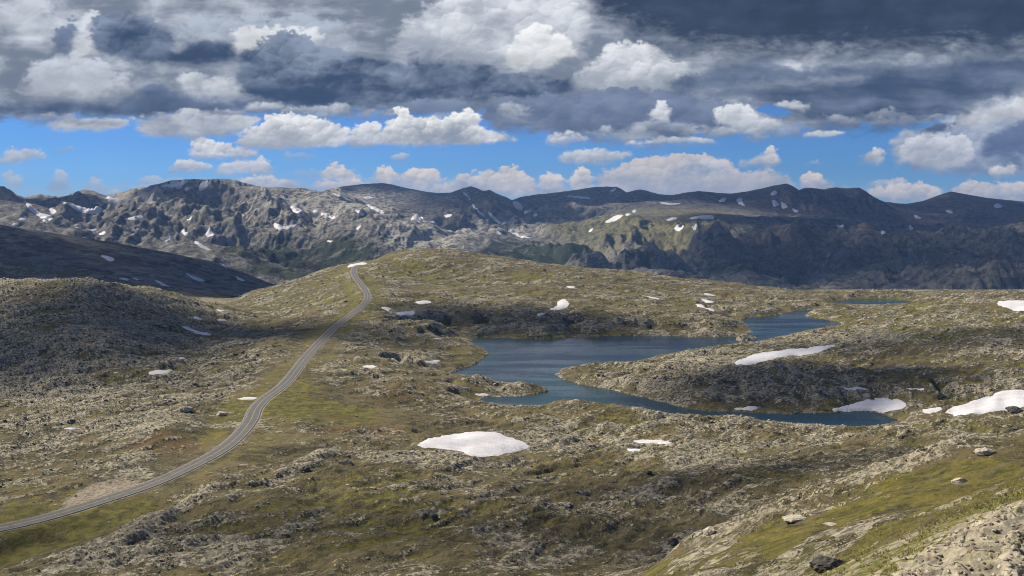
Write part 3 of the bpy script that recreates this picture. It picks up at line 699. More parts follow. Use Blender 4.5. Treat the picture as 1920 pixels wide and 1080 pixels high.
LS = np.full(ZB.shape, -400, np.float32); LS[lk] = sd        # + in the water

# road centre line
rp = np.array([(u, (H - z) * F / (v - VH), z) for u, v, z in ROAD])
rp3 = np.stack([(rp[:, 0] - 960) / F * rp[:, 1], rp[:, 1], rp[:, 2]], 1)
def catmull(Pn, k):
    out = []
    Pn = np.concatenate([[2 * Pn[0] - Pn[1]], Pn, [2 * Pn[-1] - Pn[-2]]])
    for i in range(1, len(Pn) - 2):
        p0, p1, p2, p3 = Pn[i - 1:i + 3]
        for t in np.linspace(0, 1, k, endpoint=False):
            out.append(0.5 * (2 * p1 + (p2 - p0) * t + (2 * p0 - 5 * p1 + 4 * p2 - p3) * t * t + (3 * p1 - p0 - 3 * p2 + p3) * t ** 3))
    out.append(Pn[-2])
    return np.array(out)
rc = catmull(rp3, 14)
for _ in range(30):      # relax kinks
    rc[1:-1] = 0.5 * rc[1:-1] + 0.25 * (rc[:-2] + rc[2:])
seg = np.sqrt(((rc[1:, :2] - rc[:-1, :2]) ** 2).sum(1)); cum = np.concatenate([[0], np.cumsum(seg)])
ns = int(cum[-1] / 3.0); sN = np.linspace(0, cum[-1], ns)
rc = np.stack([np.interp(sN, cum, rc[:, k]) for k in range(3)], 1)
RD = np.full(ZB.shape, 400, np.float32); RZ = np.zeros(ZB.shape, np.float32)
rm = (YY > 220) & (YY < 1650) & (UU > -900) & (UU < 900) & (np.abs(np.interp(YY.ravel(), rc[:, 1], rc[:, 0]).reshape(YY.shape) - XX) < 90)
xs, ys = XX[rm], YY[rm]
best = np.full(xs.shape, 1e9, np.float32); bz = np.zeros(xs.shape, np.float32)
rcs = rc[::3]
for i in range(len(rcs) - 1):
    a, b = rcs[i], rcs[i + 1]
    e = b[:2] - a[:2]; L = (e ** 2).sum()
    t = np.clip(((xs - a[0]) * e[0] + (ys - a[1]) * e[1]) / L, 0, 1)
    d2 = (xs - a[0] - e[0] * t) ** 2 + (ys - a[1] - e[1] * t) ** 2
    k = d2 < best
    best[k] = d2[k]; bz[k] = (a[2] + (b[2] - a[2]) * t)[k]
RD[rm] = np.sqrt(best); RZ[rm] = bz

def blur0(a, n):
    for _ in range(n):
        a = a.copy(); a[1:-1] = (a[:-2] + 2 * a[1:-1] + a[2:]) / 4; a[:, 1:-1] = (a[:, :-2] + 2 * a[:, 1:-1] + a[:, 2:]) / 4
    return a
# ---- ground relief
dist = np.sqrt(XX ** 2 + YY ** 2)
far = sstep(120, 320, dist)
lakefade = sstep(2, 32, -LS)
roadfade = sstep(9, 34, RD)
flat_valley = ell(380, 565, 90, 14, 0, 0.3) * (YY > 1250) * (YY < 1700)
meadows = np.clip(ell(60, 1010, 200, 45, -0.3) + ell(650, 770, 140, 30, 0.1) + ell(760, 542, 90, 8) * (YY > 1000), 0, 1)
ang = math.radians(44)
xr = XX * math.cos(ang) + YY * math.sin(ang); yr = -XX * math.sin(ang) + YY * math.cos(ang)
big = fbm(XX / 120, YY / 120, 3, 11) * 7.5
wpx = fbm(XX / 40, YY / 40, 3, 71) * 8
stri = fbm((xr + wpx) / 75, (yr + wpx) / 20, 5, 21, 0.55, mode='ridge') * 3.6
lump = fbm(XX / 30, YY / 30, 5, 41, 0.55) * 3.8
crag = fbm((xr + wpx * 0.5) / 9, (yr + wpx * 0.4) / 5, 4, 61, 0.6, mode='ridge') * 0.85
rough_left = ell(150, 640, 260, 110) * (YY < 1100)
knoll = ell(1400, 720, 180, 50)
amp = far * lakefade * roadfade * (1 - 0.8 * meadows) * (1 - 0.97 * flat_valley)
crg = np.clip(0.55 + 1.5 * rough_left + 0.5 * knoll + fbm(XX / 90, YY / 90, 2, 9) * 0.9, 0.1, 2.3)
Z = ZB + amp * (big * 0.8 + stri * 0.8 + lump * (0.6 + 0.6 * crg)) + crag * crg * (0.05 + 0.95 * far) * sstep(0, 16, -LS) * sstep(7, 16, RD) * (1 - 0.7 * meadows) * (1 - 0.95 * flat_valley)
# near foreground detail (first 320 m)
near = 1 - sstep(180, 340, dist)
outc = ell(1840, 1075, 290, 85, -0.45, 0.25) * (dist < 64)
ridge = ell(1620, 896, 470, 23, -0.33, 0.5) * (dist > 135) * (dist < 260)
slab = fbm((xr) / 4.5, yr / 1.9, 6, 141, 0.42, mode='ridge')
blk = fbm(XX / 3.4 + slab * 0.5, YY / 3.4, 5, 151, 0.45, mode='ridge')
Z = Z + near * (fbm(XX / 16, YY / 16, 4, 131) * 1.6 * sstep(40, 110, dist) + (slab * 0.35 + blk * 0.3) * (0.35 + 1.2 * ridge + 0.9 * outc) + fbm(XX / 0.9, YY / 0.9, 3, 161) * 0.05)
# whaleback slabs bottom left and lichen slabs in the middle
wb = np.maximum(ell(250, 1003, 210, 13, -0.50, 0.5), ell(215, 1052, 70, 18, -0.1, 0.4)) * far
lich = np.clip(ell(790, 873, 95, 16, 0.0, 0.4) + ell(560, 880, 80, 10, -0.35, 0.5), 0, 1)
Z = Z + (wb + lich) * (0.6 + 0.9 * fbm(xr / 14, yr / 5, 4, 171, 0.42, mode='ridge')) * 1.2
# lake shore and bed
dsh = -LS
dLy = np.gradient(LS, axis=0) / np.gradient(Y1)[:, None]
nearside = sstep(-0.1, 0.45, blur0(dLy, 6))
bankn = np.clip(0.45 + 0.9 * fbm(XX / 45, YY / 45, 3, 251), 0.1, 1.2)
cap = (0.35 + 0.16 * dsh + 0.004 * dsh ** 2) * nearside + (1 - nearside) * (0.5 + 0.75 * bankn * dsh)
Z = np.where(dsh > 0, np.where(dsh < 90, np.minimum(Z, cap), Z), -0.3 + 0.12 * dsh)
lowlim = np.where((dsh > 0) & (dsh < 120), 0.25 + 0.02 * dsh, -1e6)
Z = np.maximum(Z, lowlim)
Z = np.where((dsh > 0) & (dsh < 60), Z + crag * 0.35 * sstep(0, 10, dsh), Z)
Z = np.maximum(Z, np.where((UU > 820) & (UU < 1950) & (YY > 480) & (YY < 1400) & (dsh >= 60), 1.2, -1e6))
# road bed
Z = Z * sstep(4.5, 15, RD) + (RZ - 0.22) * (1 - sstep(4.5, 15, RD))
Z = Z.astype(np.float32)

def first_hit(U_, Y_, Zg):
    Vg = VH + F * (H - Zg) / Y_[:, None]
    run = np.minimum.accumulate(Vg, 0)
    return run
def hit(u, v, run, U_, Y_, dmin=0):
    k = int(np.clip(np.searchsorted(U_, u), 1, len(U_) - 1))
    colv = run[:, k]
    j0 = int(np.searchsorted(Y_, dmin))
    c = colv[j0:] <= v
    j = j0 + (int(np.argmax(c)) if c.any() else len(colv) - j0 - 1)
    if j > j0 and colv[j - 1] != colv[j]:
        t = (colv[j - 1] - v) / (colv[j - 1] - colv[j]); t = min(max(t, 0), 1)
        y = Y_[j - 1] + (Y_[j] - Y_[j - 1]) * t
    else: y = Y_[j]
    return (u - 960) / F * y, y, j, k

def faces_grid(nr, nc, mask=None):
    idx = np.arange(nr * nc, dtype=np.int32).reshape(nr, nc)
    f = np.stack([idx[:-1, :-1], idx[:-1, 1:], idx[1:, 1:], idx[1:, :-1]], -1)
    if mask is not None: return f[mask]
    return f.reshape(-1, 4)

def snow_patches(specs, U_, Y_, Xg, Yg, Zg, name, group, cat, thick, rough_amp):
    """drape a thickening sheet of snow over the ground inside each outline"""
    run = first_hit(U_, Y_, Zg)
    made = []
    for poly, label in specs:
        P_ = smooth_poly(poly, 1)
        hp = [hit(u, v, run, U_, Y_) for u, v in P_]
        W = np.array([(h[0], h[1]) for h in hp])
        mar = 0.12 * (W[:, 1].max() - W[:, 1].min()) + 0.01 * W[:, 1].mean()
        ja = max(0, np.searchsorted(Y_, W[:, 1].min() - mar)); jb = min(len(Y_) - 1, np.searchsorted(Y_, W[:, 1].max() + mar))
        us = [p[0] for p in P_]
        ka = max(0, np.searchsorted(U_, min(us) - 12)); kb = min(len(U_) - 1, np.searchsorted(U_, max(us) + 12))
        sl = (slice(ja, jb + 1), slice(ka, kb + 1))
        x, y, z = Xg[sl], Yg[sl], Zg[sl]
        if min(x.shape) < 2: continue
        sc = W[:, 1].mean() * 0.0013
        s = poly_sdf(x, y, W) + fbm(x / (sc * 7), y / (sc * 12), 6, 3 + len(made), 0.72) * sc * rough_amp * 4.0
        made.append((sl, s, sc, label))
    return made

# ------------------------------------------------------------------ snow fields on the plateau
NS = [
 ([(776, 838), (800, 823), (840, 815), (880, 809), (925, 808), (955, 820), (996, 834), (985, 844), (950, 852), (905, 856), (872, 853), (868, 846), (830, 842)], 'largest white snow patch in the middle foreground, tinged pink at its left'),
 ([(1178, 827), (1215, 824), (1250, 825), (1274, 831), (1240, 833), (1200, 830)], 'thin white snow strip on pale gravel right of the pink-tinged snow patch'),
 ([(1174, 843), (1190, 841), (1206, 844), (1190, 846)], 'tiny snow sliver just below the thin strip on pale gravel'),
 ([(1370, 683), (1400, 668), (1440, 659), (1480, 655), (1530, 649), (1574, 645), (1550, 655), (1510, 667), (1480, 666), (1450, 672), (1410, 684)], 'long tapering snow patch on the slope behind the peninsula knoll'),
 ([(1542, 773), (1580, 762), (1630, 749), (1675, 747), (1706, 757), (1680, 769), (1620, 772)], 'snow patch running down to the dark end of the lake channel'),
 ([(1773, 778), (1778, 765), (1810, 757), (1840, 745), (1880, 733), (1925, 729), (1990, 735), (1990, 758), (1925, 764), (1860, 771), (1820, 776)], 'big snow field cut by the right edge of the photo below the lake level bank'),
 ([(1725, 769), (1750, 764), (1768, 761), (1760, 772), (1735, 776)], 'small snow tongue just left of the big right-edge snow field'),
 ([(1573, 729), (1590, 724), (1637, 729), (1615, 732)], 'flat snow strip above the channel-end snow patch'),
 ([(1695, 727), (1725, 727), (1745, 725), (1735, 730), (1710, 730)], 'faint thin snow strip on grey stones right of the flat strip'),
 ([(1371, 767), (1385, 763), (1432, 762), (1415, 768), (1390, 771)], 'small snow patch at the near foot of the peninsula knoll'),
 ([(1862, 565), (1900, 563), (1990, 563), (1990, 582), (1925, 583), (1885, 579)], 'snow patch at the right edge on the far plateau rim'),
 ([(740, 584), (765, 581), (779, 580), (776, 588), (762, 592), (748, 590)], 'white snow patch right of the road bend, nearest of three there'),
 ([(776, 567), (790, 562), (811, 566), (798, 570), (782, 570)], 'small snow patch beyond the one nearest the road bend'),
 ([(712, 576), (722, 575), (735, 579), (730, 583), (720, 581)], 'little snow wedge beside the road bend'),
 ([(1028, 579), (1043, 575), (1046, 565), (1058, 560), (1067, 566), (1064, 576), (1050, 581), (1035, 583)], 'hook-shaped snow patch on the hill beyond the lake'),
 ([(1004, 589), (1018, 586), (1027, 588), (1012, 592)], 'snow crumb below the hook-shaped patch'),
 ([(1198, 553), (1215, 554), (1240, 560), (1225, 561)], 'thin oblique snow streak on the hill beyond the lake'),
 ([(1315, 549), (1330, 550), (1345, 555), (1328, 555)], 'uppermost of the stacked snow streaks beyond the lake narrows'),
 ([(1313, 559), (1322, 561), (1342, 566), (1332, 569), (1318, 565)], 'middle one of the stacked snow streaks beyond the lake narrows'),
 ([(1297, 568), (1313, 569), (1345, 583), (1325, 580)], 'lowest of the stacked snow streaks beyond the lake narrows'),
 ([(1058, 537), (1070, 536), (1082, 538), (1070, 540)], 'small snow dash high on the plateau left of the streaks'),
 ([(334, 611), (350, 611), (370, 620), (400, 626), (385, 629), (358, 622)], 'curved snow streak at the foot of the left rocky hill'),
 ([(272, 698), (290, 693), (329, 695), (310, 699), (285, 702)], 'flat snow patch in the hollow below the left rocky hill'),
 ([(330, 671), (338, 669), (348, 671), (338, 673)], 'snow fleck above the hollow on the left'),
 ([(207, 698), (217, 697), (226, 699), (216, 701)], 'snow fleck left of the hollow patch'),
 ([(444, 747), (460, 744), (483, 745), (478, 749), (455, 750)], 'snow patch touching the road where it kinks'),
 ([(118, 803), (130, 800), (157, 802), (150, 805), (128, 806)], 'narrow snow strip among rocks at the far left foreground'),
 ([(404, 600), (415, 598), (430, 601), (415, 603)], 'snow dash on the flat left of the green ridge'),
 ([(356, 595), (368, 594), (381, 598), (368, 599)], 'dim snow dash beside the flat on the left'),
 ([(405, 582), (415, 580), (428, 582), (415, 585)], 'snow dash at the toe of the green ridge'),
 ([(678, 687), (692, 684), (710, 686), (698, 690)], 'small snow patch right of the road in the middle distance'),
 ([(793, 680), (808, 675), (832, 676), (815, 681)], 'small snow patch close to the left lake shore'),
 ([(810, 633), (822, 632), (834, 634), (822, 636)], 'snow fleck above the left lake shore'),
 ([(890, 741), (900, 738), (918, 739), (915, 743), (900, 744)], 'snow scrap by the small cove of the lake'),
 ([(648, 500), (662, 494), (684, 491), (690, 495), (672, 497), (655, 502)], 'curved snow bank at the top of the road'),
]
near_snow = snow_patches(NS, U1, Y1, XX, YY, Z, 'snow_patch', '', '', 0.8, 0.9)
SNOWM = np.zeros(Z.shape, np.float32)
for sl, s, sc, label in near_snow:
    SNOWM[sl] = np.maximum(SNOWM[sl], sstep(-sc * 5.0, sc * 4.0, s))
# snow lies in smooth hollows: calm the ground below it
def blur(a, n):
    for _ in range(n):
        a = a.copy()
        a[1:-1] = (a[:-2] + 2 * a[1:-1] + a[2:]) / 4
        a[:, 1:-1] = (a[:, :-2] + 2 * a[:, 1:-1] + a[:, 2:]) / 4
    return a
Zs = blur(Z, 24)
Z = np.where(SNOWM > 0, Z * (1 - SNOWM) + Zs * SNOWM, Z)

# ---- ground cover weights (rock, grass, rust, gravel)
gz = np.gradient(Z, axis=0) / np.maximum(np.gradient(Y1)[:, None], 1e-3)
gxn = np.gradient(Z, axis=1) / np.maximum(np.gradient(U1)[None, :] / F * YY, 1e-3)
slope = np.sqrt(gz ** 2 + gxn ** 2)
n_a = fbm(XX / 60, YY / 60, 5, 201, 0.55); n_b = fbm(XX / 35, YY / 22, 5, 211, 0.55); n_c = fbm(XX / 110, YY / 110, 4, 221)
cv = Z - blur(Z, 10)      # convex parts are bare
band = fbm((xr + wpx * 2) / 70, (yr + wpx * 1.5) / 14, 4, 261, 0.55)
rock = 0.31 + 0.85 * n_a + 0.50 * n_b + 0.55 * band + np.clip(slope - 0.18, 0, 0.5) * 0.9 + np.clip(cv, -0.5, 0.5) * 0.5
grass = 0.20 + 0.75 * n_c - 0.55 * n_a - np.clip(cv, -0.4, 0.4) * 0.7
rust = 0.12 + 0.7 * fbm(XX / 45, YY / 45, 4, 231) - 0.2 * n_a
rock += 0.30 * rough_left + 0.15 * knoll + 0.22 * ell(1250, 840, 300, 40, 0.1) + 0.35 * ell(1500, 650, 300, 22, -0.15) + 0.4 * ridge + 1.0 * outc + 0.8 * wb + 0.5 * lich
rock += 0.25 * ell(460, 760, 60, 60, 0, 0.5) + 0.18 * ell(150, 760, 330, 40, 0.2) - 0.5 * ell(650, 775, 150, 30, 0.1) - 0.6 * ell(60, 1015, 230, 48, -0.25) - 0.3 * ell(560, 935, 220, 30, -0.4)
grass += 0.55 * ell(60, 1015, 230, 48, -0.25) + 0.45 * ell(620, 780, 150, 26, 0.1) + 0.35 * ell(620, 545, 200, 40, -0.2) + 0.25 * ell(1750, 600, 260, 40)
meadow_band = ell(1600, 985, 470, 62, -0.33, 0.4) * (dist > 50) * (dist < 172) * (0.65 + 1.1 * fbm(xr / 16, yr / 6, 4, 281))
grass += 0.85 * meadow_band - 0.3 * ridge + 0.25 * ell(60, 1015, 230, 48, -0.25); rock -= 0.55 * meadow_band
rust += 0.45 * ell(310, 845, 70, 22) + 0.35 * ell(700, 740, 130, 22) + 0.30 * ell(640, 800, 120, 30) + 0.3 * meadow_band * (0.5 + fbm(XX / 12, YY / 12, 3, 241)) + 0.35 * ell(1270, 860, 60, 10) + 0.25 * ell(1350, 668, 80, 10) + 0.25 * ell(1750, 655, 200, 24)
gravel = 0.75 * ell(190, 925, 80, 17, -0.30, 0.3) * (RD < 32) + 0.85 * sstep(5.2, 3.8, RD)
gravel += 0.42 * ell(508, 800, 16, 62, 0.35, 0.8) * (RD < 20) + 0.28 * ell(650, 530, 12, 45, 0, 0.8) * (RD < 26) * (XX < np.interp(YY.ravel(), rc[:, 1], rc[:, 0]).reshape(YY.shape))
gravel += 0.5 * sstep(7, 0.5, dsh) * (dsh > 0) + 0.5 * ell(380, 565, 60, 7, 0, 0.4) * flat_valley + 0.4 * ell(750, 543, 80, 4.5) * (YY > 1000)
gravel += 0.35 * ell(1180, 835, 190, 22, 0, 0.6) + 0.25 * ell(1480, 640, 180, 12, -0.12)
grass += 0.35 * sstep(30, 8, RD) * sstep(5, 9, RD); rock -= 0.2 * sstep(26, 8, RD)
cover = np.stack([rock, grass, rust, gravel], -1)
def crop(a): return a.reshape(-1, a.shape[-1]) if a.ndim == 3 else a.ravel()
ground = mesh_obj('ground', np.stack([XX.ravel(), YY.ravel(), Z.ravel()], 1), faces_grid(*Z.shape), M_GROUND, True, attrs={'cover': crop(cover)})
ground.data.materials.append(near_material())
_nr, _nc = Z.shape
_mi = (dist[:-1, :-1] < 64).astype(np.int32).ravel()
ground.data.polygons.foreach_set('material_index', _mi)
tag(ground, kind='structure')

# ------------------------------------------------------------------ water
def water_sheet(name, u0, u1, y0, y1, z, nx=90, ny=90):
    yy = np.geomspace(y0, y1, ny); uu = np.linspace(u0, u1, nx)
    Yw, Uw_ = np.meshgrid(yy, uu, indexing='ij')
    Xw = (Uw_ - 960) / F * Yw
    s = poly_sdf(Xw.ravel(), Yw.ravel(), lake_w)
    sh = np.exp(-np.clip(s, 0, None) / 14.0)
    vv = VH + F * (H - z) / Yw.ravel()
    sh = np.clip(sh * 0.9 + 0.9 * sstep(140, 40, np.abs(Uw_.ravel() - 1060)) * sstep(690, 740, vv), 0, 1)
    at = np.stack([sh, sh, sh, sh], 1)
    # clip to the basin: keep quads whose ground lies below or close to the water
    jj = np.clip(np.searchsorted(Y1, Yw), 0, len(Y1) - 1); kk = np.clip(np.searchsorted(U1, Uw_), 0, len(U1) - 1)
    low = (LS[jj, kk] > -14)
    q = low[:-1, :-1] | low[1:, :-1] | low[:-1, 1:] | low[1:, 1:]
    f = faces_grid(ny, nx, q)
    used = np.unique(f); re = -np.ones(nx * ny, np.int32); re[used] = np.arange(len(used))
    vtx = np.stack([Xw.ravel(), Yw.ravel(), np.full(Xw.size, z)], 1)[used]
    o = mesh_obj(name, vtx, re[f], M_WATER, True, attrs={'cover': at[used]})
    tag(o, kind='structure'); return o
water_sheet('lake', 800, 1760, 500, 1330, 0.0, 240, 200)

# ------------------------------------------------------------------ road
def ribbon(name, centre, off0, off1, lift, mat, parent=None, thick=0.0):
    T = np.gradient(centre, axis=0); T[:, 2] = 0; T /= np.linalg.norm(T, axis=1)[:, None]
    N = np.stack([T[:, 1], -T[:, 0], np.zeros(len(T))], 1)
    a = centre + N * off0; b = centre + N * off1
    a[:, 2] += lift; b[:, 2] += lift
    if thick:
        a2 = a - N * (0.6 * np.sign(off1 - off0)); a2[:, 2] -= thick; b2 = b + N * (0.6 * np.sign(off1 - off0)); b2[:, 2] -= thick
        vs_ = np.stack([a2, a, b, b2], 1)
    else: vs_ = np.stack([a, b], 1)
    n, k = vs_.shape[:2]
    return mesh_obj(name, vs_.reshape(-1, 3), faces_grid(n, k), mat, False, parent)
road = tag(ribbon('road', rc, 3.55, -3.55, 0.0, M_ASPH, thick=0.5), kind='structure')
tag(ribbon('edge_line', rc, 3.12, 2.98, 0.015, M_WHITE, road)); tag(ribbon('edge_line', rc, -2.98, -3.12, 0.015, M_WHITE, road))
ribbon('centre_line', rc, 0.20, 0.08, 0.015, M_YELL, road); ribbon('centre_line', rc, -0.08, -0.20, 0.015, M_YELL, road)

# ------------------------------------------------------------------ mountains
U2 = axis_u(-160, 2080, 2.0, -1500, 3400, 50)
Y2 = [1900.0]
while Y2[-1] < 14500: Y2.append(Y2[-1] * 1.0030)
Y2 = np.array(Y2)
MB = base_z(U2, Y2)
UM = np.broadcast_to(U2[None].astype(np.float32), MB.shape); YM = np.broadcast_to(Y2[:, None].astype(np.float32), MB.shape)
XM = (UM - 960) / F * YM
VM = VH + F * (H - MB) / YM
def em(*a, **k): return ell(*a, Ug=UM, Vg=VM, **k)
wq = fbm(XM / 500, YM / 500, 4, 301) * 130; wq2 = fbm(XM / 500, YM / 500, 4, 311) * 130
rid = fbm((XM + wq) / 620, (YM + wq2) / 620, 7, 321, 0.52, mode='ridge')
rid2 = fbm((XM + wq * 0.5) / 160, (YM + wq2 * 0.5) / 160, 5, 331, 0.58, mode='ridge')
fb = fbm(XM / 300, YM / 300, 6, 341, 0.55)
craggy = np.clip(0.45 + 1.0 * em(330, 400, 260, 70) * (YM > 3800) + 0.5 * em(960, 410, 130, 50) + 0.8 * em(1560, 380, 110, 26), 0, 1.5)
smooth_ = np.clip(1.0 * em(1330, 400, 200, 22) + 0.9 * em(740, 370, 130, 22) * (YM > 6000) + 0.8 * (YM < 3000), 0, 1)
skyl = VM.min(0)[None]
crest = 0.15 + 0.85 * sstep(1, 16, VM - skyl) * (YM > 4500) + 0.85 * (YM <= 4500)
crest = np.clip(crest, 0, 1)
bigr = fbm((XM + wq * 1.5) / 1500, (YM + wq2 * 1.5) / 1500, 4, 361, 0.5, mode='ridge')
MZ = MB + crest * sstep(2600, 3600, YM) * ((bigr - 0.45) * 120 + (rid - 0.55) * 72 * craggy + (rid - 0.55) * 26) * (1 - 0.8 * smooth_) + rid2 * 7 * (0.3 + craggy) * (1 - 0.75 * smooth_) * sstep(1900, 2600, YM) * (0.25 + 0.75 * crest) + fb * (5 + 8 * craggy) * (0.4 + 0.6 * crest)
# erosion gullies running down the big faces (toward the viewer)
gul = fbm((XM + wq * 0.4) / 130, (YM + wq * 0.3) / 700, 5, 351, 0.55, mode='ridge')
gm = np.clip(0.7 * em(1330, 480, 300, 60) + em(1850, 510, 260, 60) + 0.6 * em(1560, 380, 120, 30) + 0.38 * em(330, 400, 300, 60) + 0.45 * em(930, 400, 110, 45) + 0.4 * em(640, 450, 200, 40), 0, 1) * (YM > 3000)
gul2 = fbm((XM + wq * 0.8 + YM * 0.25) / 430, (YM + wq2 * 0.6) / 1500, 4, 371, 0.5, mode='ridge')
MZ = (MZ + (gul2 - 0.4) * 150 * np.clip(em(1400, 490, 420, 55) + em(1900, 500, 260, 60) + 0.85 * em(330, 400, 300, 60) + 0.7 * em(930, 400, 110, 45), 0, 1) * crest * (YM > 3000)).astype(np.float32)
MZ = (MZ + (gul - 0.3) * 75 * gm * crest).astype(np.float32)
# bring the crests to their surveyed heights
SKYL = np.array([(-600, 352), (-160, 352), (-60, 350), (0, 349), (8, 349), (18, 355), (30, 364), (45, 370), (60, 367), (75, 364), (88, 366), (110, 369), (125, 366), (140, 361), (155, 356), (165, 355), (175, 358), (190, 364), (200, 366), (215, 363), (240, 356), (270, 350), (300, 344), (325, 338), (350, 336), (400, 336), (430, 335), (450, 340), (470, 346), (490, 350), (510, 352), (530, 351), (550, 353), (565, 352), (580, 355), (602, 359), (612, 355), (640, 350), (680, 345), (718, 343), (740, 347), (760, 352), (790, 358), (820, 362), (845, 361), (865, 354), (882, 349), (895, 353), (905, 358), (918, 356), (930, 362), (945, 368), (960, 375), (975, 370), (1000, 365), (1025, 363), (1050, 360), (1080, 356), (1110, 351), (1130, 350), (1155, 350), (1165, 354), (1175, 361), (1185, 358), (1200, 355), (1215, 358), (1235, 364), (1260, 366), (1280, 362), (1310, 358), (1340, 361), (1370, 363), (1400, 359), (1430, 353), (1450, 348), (1475, 344), (1485, 348), (1498, 356), (1510, 352), (1520, 352), (1545, 355), (1565, 351), (1585, 353), (1600, 352), (1612, 352), (1625, 360), (1640, 370), (1655, 377), (1680, 381), (1700, 382), (1730, 377), (1760, 366), (1783, 359), (1800, 362), (1850, 371), (1920, 378), (2100, 384), (2500, 384)], float)
jag = perlin(U2 / 9.0, U2 * 0, 881) * 1.0 + perlin(U2 / 22.0, U2 * 0, 882) * 1.2
vt = np.interp(U2, SKYL[:, 0], SKYL[:, 1]) + jag * np.interp(U2, [0, 480, 600, 860, 980, 1480, 1660, 1700], [1, 1, .2, .3, .6, .2, .8, .1])
for _ in range(4):
    VN = VH + F * (H - MZ) / YM
    vs_ = VN.min(0)[None]
    dv = vt[None] - vs_
    wgt_ = sstep(34, 2, VN - vs_) * (YM > 3300)
    MZ = (MZ - dv * wgt_ * YM / F).astype(np.float32)
    over = np.clip(vt[None] - (VH + F * (H - MZ) / YM), 0, 60)
    MZ = (MZ - over * YM / F).astype(np.float32)

